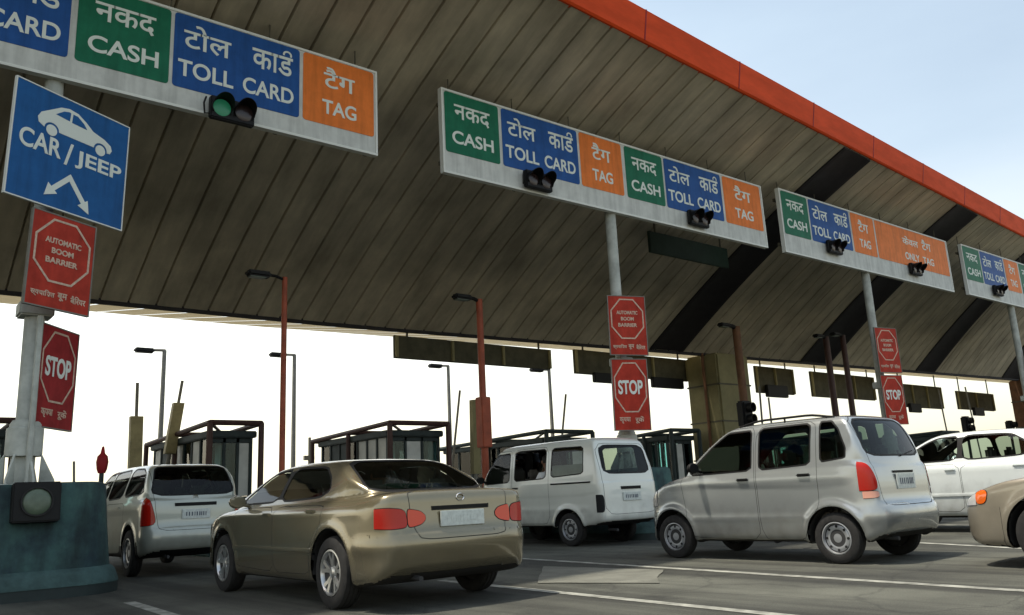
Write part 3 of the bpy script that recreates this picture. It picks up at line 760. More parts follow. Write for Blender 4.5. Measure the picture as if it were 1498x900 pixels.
WAGON = dict(hw=.85, rear_y=-1.3, front_y=.7, bump_r=-1.85, bump_f=1.9, endy=1.8, res=.035, k=.09, kc=.06, kj=.02,
 side=[(-2.05, .28), (-2.2, .36), (-2.25, .5), (-2.23, .62), (-2.17, .66), (-2.16, .9), (-2.12, 1.04), (-1.5, 1.06), (0, 1.0), (1.2, .97), (1.8, .88), (2.2, .74), (2.3, .55), (2.28, .3), (1.9, .2), (-1.8, .22)],
 cab=[(-2.16, .8), (-2.12, 1.04), (-1.95, 1.32), (-1.82, 1.44), (-1.6, 1.50), (-.6, 1.55), (.2, 1.53), (.55, 1.46), (1.1, 1.13), (1.35, .95), (1.3, .85)],
 sec=[(0, .18), (.7, .19), (.80, .26), (.84, .45), (.855, .7), (.85, .9), (.82, 1.02), (.6, 1.1), (0, 1.12)],
 cabsec=[(0, .7), (.84, .7), (.84, .95), (.80, 1.06), (.71, 1.3), (.645, 1.44), (.54, 1.52), (0, 1.56)],
 plan=[(0, -2.26), (.60, -2.24), (.79, -2.1), (.845, -1.8), (.855, 0), (.85, 1.4), (.78, 2.0), (.5, 2.26), (0, 2.33)],
 cabplan=[(0, -2.17), (.60, -2.15), (.76, -1.95), (.84, -1.5), (.85, 0), (.84, .8), (.7, 1.25), (0, 1.4)],
 bow=.10, wheels=[(-1.4, .31, .31), (1.35, .31, .31)], wheel_style='steel', flare=.012, crease=[(.9, .005, .05, -1.9, 1.9)], endcrease=[(.5, .012, .08, -1)],
 lights=[('tail_light', 'y', [(.62, .68), (.9, .66), (.9, 1.02), (.74, 1.06), (.68, .9)], 'wrapR', 'red_lens', -1.96), ('headlight', 'y', [(.45, .6), (.85, .6), (.85, .78), (.5, .76)], 'wrapF', 'clear_lens', 1.9)],
 endwin=[('rear_window', [(-.68, 1.07), (.68, 1.07), (.58, 1.40), (.5, 1.44), (-.5, 1.44), (-.58, 1.40)], 'rear'), ('windshield', [(-.68, 1.03), (.68, 1.03), (.56, 1.38), (.4, 1.46), (-.4, 1.46), (-.56, 1.38)], 'front')],
 sidewin={'front': [(1.0, 1.04), (.1, 1.05), (.1, 1.43), (.42, 1.42), (.62, 1.33)], 'rear': [(.02, 1.05), (-.85, 1.07), (-.85, 1.45), (.02, 1.44)], 'quarter': [(-.95, 1.07), (-1.90, 1.10), (-1.72, 1.36), (-1.5, 1.43), (-.95, 1.45)]},
 doors={'front': [(1.05, .98), (1.0, .3), (.06, .28), (.06, .98)], 'rear': [(.03, .98), (.03, .28), (-.85, .3), (-1.0, .6), (-1.1, .98)]},
 handles={'front': (.2, .9), 'rear': (-.8, .92)}, handle_mat='paint', mirror_mat='paint',
 endlines=[([(-.66, 1.5), (.66, 1.5), (.64, .9), (.58, .60), (-.58, .60), (-.64, .9)], 'rear')],
 plate=(0, .80, .46, .13), garnish=('plate_garnish', -.34, .34, .93, .045, 'seam'), badge=(0, 1.02, .03), strips=[],
 dark=[([(-2.4, .15), (2.4, .15), (2.4, .40), (-2.4, .40)], 'x', 3), ([(-.9, .1), (.9, .1), (.9, .46), (-.9, .46)], 'rear', 3)], bumpers=[('rear_bumper', 'rear', .0, .61), ('front_bumper', 'front', .0, .58)],
 mirror=(.85, 1.03), floor=.25, seat_f=.1, seat_r=-.8, dash=.9, dash_z=.98, shelf=(-1.95, -1.4, .95), glass='glassdark')
CARS = dict(sedan=(4.28, 8.28), hatch=(9.36, 6.38), van=(10.60, 11.95), wagon=(4.11, 14.8), white=(14.75, 6.1), beige=(9.6, 1.75))
# ------------------------------------------------------------------ more materials
M.update(
 asphalt=mat('asphalt', (.074, .075, .060), .92, noise=.45, nscale=.55, bump=.55, bscale=55),
 paintline=mat('road_paint', (.36, .36, .31), .8, noise=.55, nscale=5, col2=(.14, .14, .12)),
 patch=mat('concrete_patch', (.17, .17, .14), .9, noise=.35, nscale=2.5, bump=.3, bscale=30),
 soffit=mat('soffit_sheet', (.62, .545, .415), .8, noise=.32, nscale=1.1, streak=(2.2, .22, 1)),
 beam=mat('dark_beam', (.012, .009, .011), .7, noise=.4, nscale=3),
 fascia=mat('fascia_orange', (.80, .080, .012), .6, spec=.15, noise=.22, nscale=1.6, streak=(.5, 2, 2)),
 roof=mat('roof_sheet', (.35, .33, .3), .7, noise=.3, nscale=1),
 wing=mat('far_soffit', (.75, .68, .48), .7, noise=.25, nscale=2),
 board=mat('sign_white', (.66, .67, .63), .55, spec=.15, noise=.16, nscale=3.5, bump=.05, bscale=12),
 boardback=mat('sign_back', (.10, .09, .06), .7, noise=.3, nscale=3),
 edge=mat('sign_border', (.74, .75, .70), .5, spec=.15),
 green=mat('sign_green', (.012, .165, .085), .45, spec=.15, noise=.18, nscale=4),
 blue=mat('sign_blue', (.018, .095, .33), .45, spec=.15, noise=.18, nscale=4),
 blue2=mat('sign_blue_light', (.012, .11, .33), .4, spec=.15, noise=.15, nscale=4),
 orange=mat('sign_orange', (.86, .215, .035), .45, spec=.15, noise=.14, nscale=4),
 red=mat('sign_red', (.50, .045, .025), .5, spec=.15, noise=.3, nscale=4),
 darkred=mat('sign_dark_red', (.36, .024, .028), .5, spec=.15, noise=.3, nscale=4),
 ink=mat('sign_lettering', (.74, .78, .72), .5, spec=.15),
 inkdull=mat('sign_lettering_dull', (.70, .52, .40), .6, spec=.15, noise=.3, nscale=20),
 polew=mat('pole_white', (.50, .52, .47), .6, noise=.35, nscale=3.2, bump=.05),
 teal=mat('teal_concrete', (.035, .085, .075), .8, noise=.55, nscale=2.3, bump=.5, bscale=14, col2=(.014, .032, .038)),
 tealband=mat('teal_skirt', (.055, .11, .105), .8, noise=.5, nscale=3.5, bump=.5, bscale=14),
 redpole=mat('red_oxide_steel', (.36, .07, .025), .6, noise=.4, nscale=3),
 brownpole=mat('brown_steel', (.17, .075, .03), .7, noise=.4, nscale=3),
 boothred=mat('booth_frame_paint', (.060, .022, .016), .6, noise=.3, nscale=3),
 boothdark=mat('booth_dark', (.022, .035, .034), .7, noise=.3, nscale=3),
 boothwhite=mat('booth_panel', (.55, .56, .52), .6, noise=.2, nscale=3),
 yellow=mat('yellow_block', (.36, .30, .14), .6, noise=.3, nscale=6),
 olive=mat('column_olive', (.25, .22, .105), .75, noise=.3, nscale=1.2),
 grey=mat('galvanised', (.20, .19, .16), .6, noise=.2, nscale=5),
 darkboard=mat('dark_board', (.075, .07, .04), .8, noise=.4, nscale=3),
 dkgreen=mat('dark_green_board', (.018, .045, .03), .6, noise=.3, nscale=3),
 faint=mat('faint_lettering', (.13, .16, .14), .7),
 lensgrey=mat('lens_grey', (.10, .135, .09), .35, noise=.2, nscale=14),
 lensdark=mat('lens_dark', (.03, .018, .018), .25),
 skin=mat('skin', (.22, .11, .065), .6), hair=mat('hair', (.012, .01, .009), .7),
 white_cloth=mat('white_cloth', (.72, .72, .7), .85, noise=.12, nscale=7), blue_cloth=mat('blue_grey_cloth', (.22, .27, .36), .9), dark_cloth=mat('dark_cloth', (.05, .05, .07), .9), tan_cloth=mat('tan_cloth', (.33, .24, .16), .9),
)
n_ = M['asphalt'].node_tree; b_ = n_.nodes['Principled BSDF']     # coarse patches and fine aggregate
tc_ = n_.nodes.new('ShaderNodeTexCoord'); nz_ = n_.nodes.new('ShaderNodeTexNoise'); nz_.inputs['Scale'].default_value = 90; nz_.inputs['Detail'].default_value = 3
n_.links.new(tc_.outputs['Object'], nz_.inputs['Vector']); mr_ = n_.nodes.new('ShaderNodeMapRange'); mr_.inputs[1].default_value = .3; mr_.inputs[2].default_value = .7; mr_.inputs[3].default_value = .62; mr_.inputs[4].default_value = 1.4
n_.links.new(nz_.outputs[0], mr_.inputs[0]); mx_ = n_.nodes.new('ShaderNodeMixRGB'); mx_.blend_type = 'MULTIPLY'; mx_.inputs[0].default_value = 1
n_.links.new(b_.inputs['Base Color'].links[0].from_socket, mx_.inputs[1]); n_.links.new(mr_.outputs[0], mx_.inputs[2]); n_.links.new(mx_.outputs[0], b_.inputs['Base Color'])

def layer(n, b, scale, vec, lo, hi, f0, f1, detail=6):
    """multiply the base colour by a noise layer"""
    t = n.nodes.new('ShaderNodeTexCoord'); mp = n.nodes.new('ShaderNodeMapping'); mp.inputs['Scale'].default_value = vec
    nz = n.nodes.new('ShaderNodeTexNoise'); nz.inputs['Scale'].default_value = scale; nz.inputs['Detail'].default_value = detail; nz.inputs['Roughness'].default_value = .6
    n.links.new(t.outputs['Object'], mp.inputs[0]); n.links.new(mp.outputs[0], nz.inputs['Vector'])
    r = n.nodes.new('ShaderNodeMapRange'); r.inputs[1].default_value = lo; r.inputs[2].default_value = hi; r.inputs[3].default_value = f0; r.inputs[4].default_value = f1
    n.links.new(nz.outputs[0], r.inputs[0]); x = n.nodes.new('ShaderNodeMixRGB'); x.blend_type = 'MULTIPLY'; x.inputs[0].default_value = 1
    n.links.new(b.inputs['Base Color'].links[0].from_socket, x.inputs[1]); n.links.new(r.outputs[0], x.inputs[2]); n.links.new(x.outputs[0], b.inputs['Base Color'])
layer(n_, b_, 1.0, (1.6, .05, 1), .42, .60, 1.3, .5)          # tyre-polished tracks along the lanes
layer(n_, b_, 1.3, (1, 1, 1), .60, .72, 1.0, .45)               # oil drips and spills
layer(n_, b_, .35, (1, 1, 1), .35, .65, .8, 1.25)               # broad wear
# cracks
tc2 = n_.nodes.new('ShaderNodeTexCoord'); nw = n_.nodes.new('ShaderNodeTexNoise'); nw.inputs['Scale'].default_value = 1.5; nw.inputs['Detail'].default_value = 4
n_.links.new(tc2.outputs['Object'], nw.inputs['Vector']); ma = n_.nodes.new('ShaderNodeMixRGB'); ma.inputs[0].default_value = .35
n_.links.new(tc2.outputs['Object'], ma.inputs[1]); n_.links.new(nw.outputs['Color'], ma.inputs[2])
vo = n_.nodes.new('ShaderNodeTexVoronoi'); vo.feature = 'DISTANCE_TO_EDGE'; vo.inputs['Scale'].default_value = .75; n_.links.new(ma.outputs[0], vo.inputs['Vector'])
cr2 = n_.nodes.new('ShaderNodeMapRange'); cr2.inputs[1].default_value = .0; cr2.inputs[2].default_value = .012; cr2.inputs[3].default_value = .68; cr2.inputs[4].default_value = 1; n_.links.new(vo.outputs['Distance'], cr2.inputs[0])
mx3 = n_.nodes.new('ShaderNodeMixRGB'); mx3.blend_type = 'MULTIPLY'; mx3.inputs[0].default_value = 1
n_.links.new(b_.inputs['Base Color'].links[0].from_socket, mx3.inputs[1]); n_.links.new(cr2.outputs[0], mx3.inputs[2]); n_.links.new(mx3.outputs[0], b_.inputs['Base Color'])

def lens_lit(name, col, s):
    m = mat(name, col, .4); b = m.node_tree.nodes['Principled BSDF']; b.inputs['Emission Color'].default_value = (*col, 1); b.inputs['Emission Strength'].default_value = s; return m
M['greenlit'] = lens_lit('green_lamp_lit', (.012, .11, .055), .35)

for k_ in ('board', 'green', 'blue', 'blue2', 'orange', 'red', 'darkred'):    # streaks of dust run down the sign faces
    nn_ = M[k_].node_tree; layer(nn_, nn_.nodes['Principled BSDF'], 3.0, (2.4, 1, .25), .45, .75, 1.0, .74)
nn_ = M['teal'].node_tree; layer(nn_, nn_.nodes['Principled BSDF'], 2.2, (2, 2, .4), .38, .7, 1.35, .4)
nn_ = M['soffit'].node_tree; layer(nn_, nn_.nodes['Principled BSDF'], .6, (1, 1, 1), .35, .68, 1.1, .72)

# ------------------------------------------------------------------ ground
def struct(name, bm, m, smooth=None):
    o = fin(name, bm, m, None, smooth or 30); o['kind'] = 'structure'; return o
bm = bmesh.new(); bmesh.ops.create_grid(bm, x_segments=2, y_segments=2, size=1500); struct('ground', bm, M['asphalt'])
def strip(name, p, q, wd, z, m):
    p, q = Vector((*p, 0)), Vector((*q, 0)); d = (q-p).normalized(); nn = Vector((-d.y, d.x, 0))*wd/2
    bm = bmesh.new(); bm.faces.new([bm.verts.new(v+Vector((0, 0, z))) for v in (p-nn, q-nn, q+nn, p+nn)]); bmesh.ops.recalc_face_normals(bm, faces=bm.faces[:])
    for f in bm.faces:
        if f.normal.z < 0: f.normal_flip()
    return struct(name, bm, m)
strip('lane_marking', (6.85, -1.5), (8.0, 11.6), .13, .004, M['paintline'])
strip('lane_marking', (5.02, -1), (5.42, 8.2), .12, .004, M['paintline'])
strip('lane_marking', (10.4, 2.5), (12.1, 6.6), .13, .004, M['paintline'])
strip('lane_marking', (2.3, 4.5), (2.47, 9.6), .12, .004, M['paintline'])
strip('lane_marking', (14.6, 1), (16.6, 10), .13, .004, M['paintline'])
bm = bmesh.new(); bm.faces.new([bm.verts.new((x, y, .008)) for x, y in ((5.75, 6.9), (6.3, 5.75), (7.35, 6.6), (7.1, 8.35))])
bmesh.ops.subdivide_edges(bm, edges=bm.edges[:], cuts=4, use_grid_fill=True)
for v in bm.verts: v.co += Vector((random.uniform(-.03, .03), random.uniform(-.03, .03), 0))
for f in bm.faces:
    if f.normal.z < 0: f.normal_flip()
struct('road_patch', bm, M['patch'])

# ------------------------------------------------------------------ canopy
CK = 1.04
def sofp(X, t, dz=0.):
    Yf = 9.0+(X-8.66)*.0622; Yb = 17.35-max(0, X-9)*.072
    z = 9-4.0*(.76*t+.24*t*t)
    return Vector((X*CK, (Yf+(Yb-Yf)*t)*CK, (z-.9)*CK+.9+dz))
canopy = tag(empty('toll_canopy', (0, 9, 0)), 'huge toll plaza canopy with brown slatted underside and orange front edge above all the lanes', 'canopy')
def cfin(name, bm, m, smooth=30):
    bmesh.ops.translate(bm, verts=bm.verts[:], vec=(0, -9, 0)); return fin(name, bm, m, canopy, smooth)
beams = [(18.7, 20.1), (25.9, 27.6), (33.2, 34.6), (40.2, 42.0), (48, 49.6), (56, 57.5)]
bm = bmesh.new(); NT = 22; xs = []
x = -16.0
while x < 66:
    xs.append(x); x += .53
for i in range(len(xs)-1):
    a, b = xs[i], xs[i+1]; g = .026
    rr = random.Random(i); lift = rr.uniform(-.004, .004)
    prof = [(a, 0.07), (a+g, .0+lift), (b-g, .0+lift), (b, .07)]
    rows = [[bm.verts.new(sofp(X, k/NT, d)) for X, d in prof] for k in range(NT+1)]
    for k in range(NT):
        for j in range(3): bm.faces.new((rows[k][j], rows[k+1][j], rows[k+1][j+1], rows[k][j+1]))
for f in bm.faces:
    f.normal_update()
    if f.normal.z > 0: f.normal_flip()
cfin('soffit', bm, M['soffit'], 10)
for (a, b) in beams:
    bm = bmesh.new(); n = 22
    rows = []
    for k in range(n+1):
        t = .004+k/n*.985
        rows.append([bm.verts.new(sofp(X, t, d)) for X, d in ((a, .03), (a, -.05), (a+.16, -.05), (a+.2, -.03), (b-.2, -.03), (b-.16, -.05), (b, -.05), (b, .03))])
    for k in range(n):
        for j in range(8): bm.faces.new((rows[k][j], rows[k][(j+1) % 8], rows[k+1][(j+1) % 8], rows[k+1][j]))
    bm.faces.new(rows[0]); bm.faces.new(rows[-1][::-1]); fixn(bm); cfin('beam', bm, M['beam'])
# fascia: a folded band along the front edge
bm = bmesh.new(); rows = []
N = 60
for i in range(N+1):
    X = -16+i*82/N; p = sofp(X, 0)
    rows.append([bm.verts.new(p+Vector((0, dy, dz))) for dy, dz in ((.10, .0), (-.02, -.015), (-.055, .02), (-.16, .60), (-.10, .65), (.16, .67))])
for i in range(N):
    for j in range(5): bm.faces.new((rows[i][j], rows[i+1][j], rows[i+1][j+1], rows[i][j+1]))
fixn(bm); cfin('fascia', bm, M['fascia'], 25)
for k in range(26):
    X = -14+k*3.1; bm = bmesh.new(); p, q = sofp(X, 0), sofp(X+.035, 0)
    vv = [bm.verts.new(c+Vector((0, dy, dz))) for c, dy, dz in ((p, -.060, .015), (q, -.060, .015), (q, -.166, .61), (p, -.166, .61))]; bm.faces.new(vv)
    ww = [bm.verts.new(v_.co+Vector((0, .03, 0))) for v_ in vv]
    for j in range(4): bm.faces.new((vv[j], vv[(j+1) % 4], ww[(j+1) % 4], ww[j]))
    fixn(bm); cfin('fascia_joint', bm, M['darkred'])
bm = bmesh.new()
RX = [-16, -8, 0, 9, 9.5, 16, 24, 34, 44, 55, 66]
A = [[bm.verts.new(sofp(X, k/12, .62)+Vector((0, .15 if k == 0 else 0, 0))) for X in RX] for k in range(13)]
for a, b in zip(A, A[1:]):
    for j in range(len(RX)-1): bm.faces.new((a[j], a[j+1], b[j+1], b[j]))
fixn(bm); cfin('roof', bm, M['roof'])
# gutter along the valley, and the far wing
bm = bmesh.new(); rows = []
for i in range(N+1):
    X = -16+i*82/N; p = sofp(X, 1)
    rows.append([bm.verts.new(p+Vector((0, dy, dz))) for dy, dz in ((-.04, .06), (-.04, -.05), (.03, -.06), (.10, -.02), (.10, .09))])
for i in range(N):
    for j in range(4): bm.faces.new((rows[i][j], rows[i+1][j], rows[i+1][j+1], rows[i][j+1]))
fixn(bm); cfin('gutter', bm, M['beam'], 25)
bm = bmesh.new(); x = -16.
while x < 66:
    a, b = x, x+.9; x += .9
    P = [sofp(a, 1, 0)+Vector((0, .12, 0)), sofp(b-.06, 1, 0)+Vector((0, .12, 0)), sofp(b-.06, 1, .98)+Vector((0, 5.4, 0)), sofp(a, 1, .98)+Vector((0, 5.4, 0))]
    bm.faces.new([bm.verts.new(p) for p in P])
    Q = [P[1], sofp(b, 1, .05)+Vector((0, .12, 0)), sofp(b, 1, 1.03)+Vector((0, 5.4, 0)), P[2]]
    bm.faces.new([bm.verts.new(p) for p in Q])
fixn(bm); cfin('far_soffit', bm, M['wing'], 10)

# ------------------------------------------------------------------ lettering helpers
DEVA = {}
def lettering(txt, w_, h_, parent, x, z, m='ink', y=-.012, bold=.012, name='lettering'):
    me = text_mesh(txt, w_, h_, bold)
    o = link(name, me, M[m], parent, None); o.location = (x, y, z); return o
def reph(parent, x, z, s, m, y=-.012):
    bm = bmesh.new(); pts = []
    for i in range(9):
        a = R(200)-R(230)*i/8; pts.append((x+s*.5*math.cos(a), y-.001, z+s*.45*math.sin(a)))
    flat_line(bm, [(p[0], p[2]) for p in pts], s*.24, y-.001); fin('lettering', bm, M[m], parent)
def flat_line(bm, pts, wd, y=-.012, closed=False, th=.004):
    """flat mitred band in the x,z plane"""
    n = len(pts); L, Rr = [], []
    for i in range(n):
        p = Vector(pts[i]); a = Vector(pts[(i-1) % n]) if (closed or i > 0) else None; b = Vector(pts[(i+1) % n]) if (closed or i < n-1) else None
        d1 = (p-a).normalized() if a is not None else (b-p).normalized(); d2 = (b-p).normalized() if b is not None else d1
        t = (d1+d2).normalized(); nn = Vector((-t.y, t.x)); k = wd/2/max(.3, nn.dot(Vector((-d1.y, d1.x))))
        L.append(p+nn*k); Rr.append(p-nn*k)
    F_ = [[bm.verts.new((q.x, y-th, q.y)) for q in S_] for S_ in (L, Rr)]; K_ = [[bm.verts.new((q.x, y, q.y)) for q in S_] for S_ in (L, Rr)]
    for i in range(n if closed else n-1):
        j = (i+1) % n
        bm.faces.new((F_[0][i], F_[0][j], F_[1][j], F_[1][i]))
        bm.faces.new((F_[0][i], K_[0][i], K_[0][j], F_[0][j])); bm.faces.new((F_[1][j], K_[1][j], K_[1][i], F_[1][i]))
    fixn(bm)
def hindi(key, w_, h_, parent, x, z, m='ink', y=-.012, bold=.012):
    T = {'cash': 'नकद', 'toll': 'टोल', 'card': 'काड', 'tag': 'टैग', 'only': 'केवल'}
    hh = h_
    if key == 'toll' or key == 'tag': lettering(T[key], w_, hh*1.15, parent, x, z+hh*.08, m, y, bold)
    else: lettering(T[key], w_, hh*.95, parent, x, z-.02*hh, m, y, bold)
    if key == 'card': reph(parent, x+w_*.36, z+hh*.58, hh*.36, m, y)

# ------------------------------------------------------------------ lane signs on the gantry
K = 1.0463; YS = 11.3
kx = lambda X: X*K
kz = lambda Z: (Z-.9)*K+.9
GR = 'bilingual lane signs hung under the canopy'
def lane_sign(x0, x1, zb, zt, panels, label, tilt=0.):
    """panels: (kind, x0, x1) in unscaled plane coordinates"""
    X0, X1, ZB, ZT = kx(x0), kx(x1), kz(zb), kz(zt)
    cx, cz = (X0+X1)/2, (ZB+ZT)/2
    t = tag(empty('lane_sign', (cx, YS, cz)), label, 'lane sign', GR); t.rotation_euler.y = tilt
    bm = bmesh.new(); w2, h2 = (X1-X0)/2, (ZT-ZB)/2
    box(bm, -w2, w2, 0, .09, -h2, h2, .012); fin('board', bm, M['board'], t)
    bm = bmesh.new()
    for a, b, c, d in ((-w2-.004, w2+.004, h2-.035, h2+.004), (-w2-.004, w2+.004, -h2-.004, -h2+.035), (-w2-.004, -w2+.03, -h2+.034, h2-.034), (w2-.03, w2+.004, -h2+.034, h2-.034)):
        box(bm, a, b, -.012, .095, c, d)
    fin('frame', bm, M['edge'], t)
    bm = bmesh.new(); 
    nv = max(2, int((X1-X0)/1.6))
    for i in range(nv+1):
        x = -w2+.15+(2*w2-.3)*i/nv; box(bm, x-.03, x+.03, .10, .17, -h2+.02, h2-.02)
    for z in (-h2*.7, h2*.7): box(bm, -w2+.05, w2-.05, .17, .23, z-.035, z+.035)
    fin('back_bracing', bm, M['boardback'], t)
    # hangers up to the soffit
    for i in range(nv+1):
        x = -w2+.3+(2*w2-.6)*i/nv; hb = bmesh.new(); XX = (cx+x)/CK
        tt = max(0, (YS/CK-(9+(XX-8.66)*.0622))/8); top = sofp(XX, tt).z-cz+.1
        if top > h2: tube(hb, [(x, .2, h2*.5), (x, .2, top)], .012, 6); fin('hanger', hb, M['boardback'], t)
    pz1 = h2-.045; pz0 = pz1-kx(1.115)
    ph = pz1-pz0; hz = pz0+ph*.70; ez = pz0+ph*.27
    for kind, a, b in panels:
        A, B = kx(a)-cx, kx(b)-cx; mcol = {'cash': 'green', 'toll': 'blue', 'tag': 'orange', 'wide': 'orange', 'bluecut': 'blue'}[kind]
        bm = bmesh.new()
        r = .05; pts = []
        for (ccx, ccz, a0) in ((B-r, pz1-r, 0), (A+r, pz1-r, 90), (A+r, pz0+r, 180), (B-r, pz0+r, 270)):
            for q in range(5): pts.append((ccx+r*math.cos(R(a0+q*22.5)), ccz+r*math.sin(R(a0+q*22.5))))
        prism(bm, pts, -.007, .002); fixn(bm); p = fin('panel', bm, M[mcol], t)
        c = (A+B)/2; wd = B-A; y = -.008
        if kind == 'cash':
            hindi('cash', wd*.66, ph*.27, p, c, hz, y=y); lettering('CASH', wd*.76, ph*.215, p, c, ez, y=y, bold=.02)
        elif kind == 'toll':
            hindi('toll', wd*.36, ph*.29, p, c-wd*.25, hz+.0*ph, y=y); hindi('card', wd*.34, ph*.29, p, c+wd*.27, hz, y=y)
            lettering('TOLL', wd*.42, ph*.225, p, c-wd*.255, ez, y=y, bold=.02); lettering('CARD', wd*.42, ph*.225, p, c+wd*.24, ez, y=y, bold=.02)
        elif kind == 'tag':
            hindi('tag', wd*.44, ph*.27, p, c, hz, y=y); lettering('TAG', wd*.48, ph*.215, p, c, ez, y=y, bold=.02)
        elif kind == 'wide':
            hindi('only', wd*.22, ph*.25, p, c-wd*.04, hz, y=y); hindi('tag', wd*.13, ph*.25, p, c+wd*.19, hz, y=y)
            lettering('ONLY', wd*.2, ph*.2, p, c-wd*.04, ez, y=y, bold=.02); lettering('TAG', wd*.16, ph*.2, p, c+wd*.19, ez, y=y, bold=.02)
    return t
lane_sign(-3.1, 6.14, 6.26, 7.72, [('cash', -3.0, -1.6), ('toll', -.25, 1.69), ('cash', 1.77, 2.92), ('toll', 2.97, 4.81), ('tag', 4.87, 6.08)], 'nearest lane sign with cash, toll card and tag panels above the CAR/JEEP sign')
lane_sign(7.40, 16.62, 6.30, 7.85, [('cash', 7.46, 8.63), ('toll', 8.70, 10.57), ('tag', 10.63, 11.80), ('cash', 11.90, 13.05), ('toll', 13.11, 15.04), ('tag', 15.12, 16.54)], 'lane sign with two full sets of cash, toll card and tag panels', R(-.45))
lane_sign(17.36, 26.37, 6.38, 8.02, [('cash', 17.44, 18.58), ('toll', 18.65, 20.59), ('tag', 20.68, 21.88), ('wide', 21.96, 26.27)], 'lane sign ending in one extra wide orange tag panel', R(-.3))
lane_sign(27.43, 36.5, 6.48, 8.15, [('cash', 27.5, 28.72), ('toll', 28.8, 30.6), ('tag', 30.7, 31.85), ('cash', 31.97, 33.1), ('toll', 33.2, 35.0), ('tag', 35.1, 36.4)], 'farthest lane sign, small and cut off by the right edge', R(-.3))

# ------------------------------------------------------------------ paired signal lights on the signs
def signal(X, Z, X2, label, lit=False):
    t = tag(empty('signal_light', (kx(X)+.16, YS-.02, kz(Z)-.12)), label, 'signal light', 'paired signal lights on the lane signs'); t.scale = (.86, .86, .86)
    bm = bmesh.new(); box(bm, -.38, .38, -.14, -.012, -.2, .2, .02); fin('housing', bm, M['black'], t)
    bm = bmesh.new(); tube(bm, [(-.33, -.05, -.1), (-.47, -.12, -.16), (-.50, -.16, .0), (-.46, -.14, .13)], .016, 6); fin('bracket', bm, M['black'], t)
    for s in (-1, 1):
        bm = bmesh.new(); lathe(bm, [(.001, -.165), (.06, -.163), (.12, -.155), (.150, -.145), (.150, -.13), (.001, -.13)], 'y', c=(s*.19, 0, 0), seg=28); fixn(bm)
        fin('lens', bm, M['greenlit'] if (lit and s < 0) else M['lensdark'], t)
        bm = bmesh.new(); ring0, ring1, ring2, ring3 = [], [], [], []
        for k in range(29):
            a = R(-35)+R(250)*k/28; ln = .06+.20*max(0, math.sin(a))**.7 if math.sin(a) > 0 else .05
            c_, s_ = math.cos(a), math.sin(a)
            ring0.append(bm.verts.new((s*.19+.168*c_, -.14, .168*s_))); ring1.append(bm.verts.new((s*.19+.172*c_, -.14-ln, .172*s_)))
            ring2.append(bm.verts.new((s*.19+.180*c_, -.14-ln, .180*s_))); ring3.append(bm.verts.new((s*.19+.178*c_, -.14, .178*s_)))
        for k in range(28):
            for A, B in ((ring0, ring1), (ring1, ring2), (ring2, ring3)): bm.faces.new((A[k], A[k+1], B[k+1], B[k]))
        fixn(bm); fin('hood', bm, M['black'], t)
signal(3.62, 6.46, 0, 'signal light glowing green on the nearest lane sign', True)
signal(9.28, 6.60, 0, 'unlit signal light under the left set of panels of the second pole\'s sign')
signal(13.85, 6.68, 0, 'unlit signal light under the right set of panels of the second pole\'s sign')
signal(19.35, 6.88, 0, 'unlit signal light under the blue panel, left of the extra wide orange panel')
signal(23.7, 6.88, 0, 'unlit signal light below the extra wide orange panel')
signal(29.4, 6.92, 0, 'unlit signal light on the farthest lane sign at the right edge')

# ------------------------------------------------------------------ sign poles
def sign_pole(x, label, ztop, base=True):
    t = tag(empty('sign_pole', (x, YS+.17, 0)), label, 'pole', 'white poles carrying the lane signs')
    bm = bmesh.new(); lathe(bm, [(.001, 1.26), (.13, 1.26), (.13, 1.9), (.112, 1.95), (.112, ztop), (.001, ztop)], 'z', seg=28); fixn(bm); fin('shaft', bm, M['polew'], t)
    bm = bmesh.new(); lathe(bm, [(.001, 1.62), (.20, 1.62), (.20, 1.95), (.17, 1.97), (.17, 2.0), (.14, 2.05), (.001, 2.05)], 'z', seg=28); fixn(bm); fin('sleeve', bm, M['polew'], t)
    bm = bmesh.new(); box(bm, -.34, .34, -.34, .34, 1.265, 1.295, .006); fin('base_plate', bm, M['polew'], t)
    for k in range(8):
        a = k*math.pi/4+.2; bm = bmesh.new(); c_, s_ = math.cos(a), math.sin(a)
        pts = [(.20, 1.29), (.37, 1.29), (.37, 1.34), (.21, 1.64)]
        fr = lambda x_, y_, z_, c_=c_, s_=s_: Vector((x_*c_-y_*s_, x_*s_+y_*c_, z_))
        prism(bm, pts, -.012, .012, frame=fr); fixn(bm); fin('gusset', bm, M['polew'], t)
    bm = bmesh.new(); box(bm, -.19, .19, -.17, .17, 3.32, 3.5, .02); fin('clamp', bm, M['polew'], t)
    return t
sign_pole(1.67, 'nearest white sign pole, carrying CAR/JEEP and red signs on the teal barrier', kz(6.5))
sign_pole(12.05, 'white sign pole behind the white van', kz(6.4))
sign_pole(22.35, 'white sign pole behind the silver hatchback, third from the left', kz(6.5))
sign_pole(32.5, 'white sign pole at the right edge of the photo', kz(6.6))

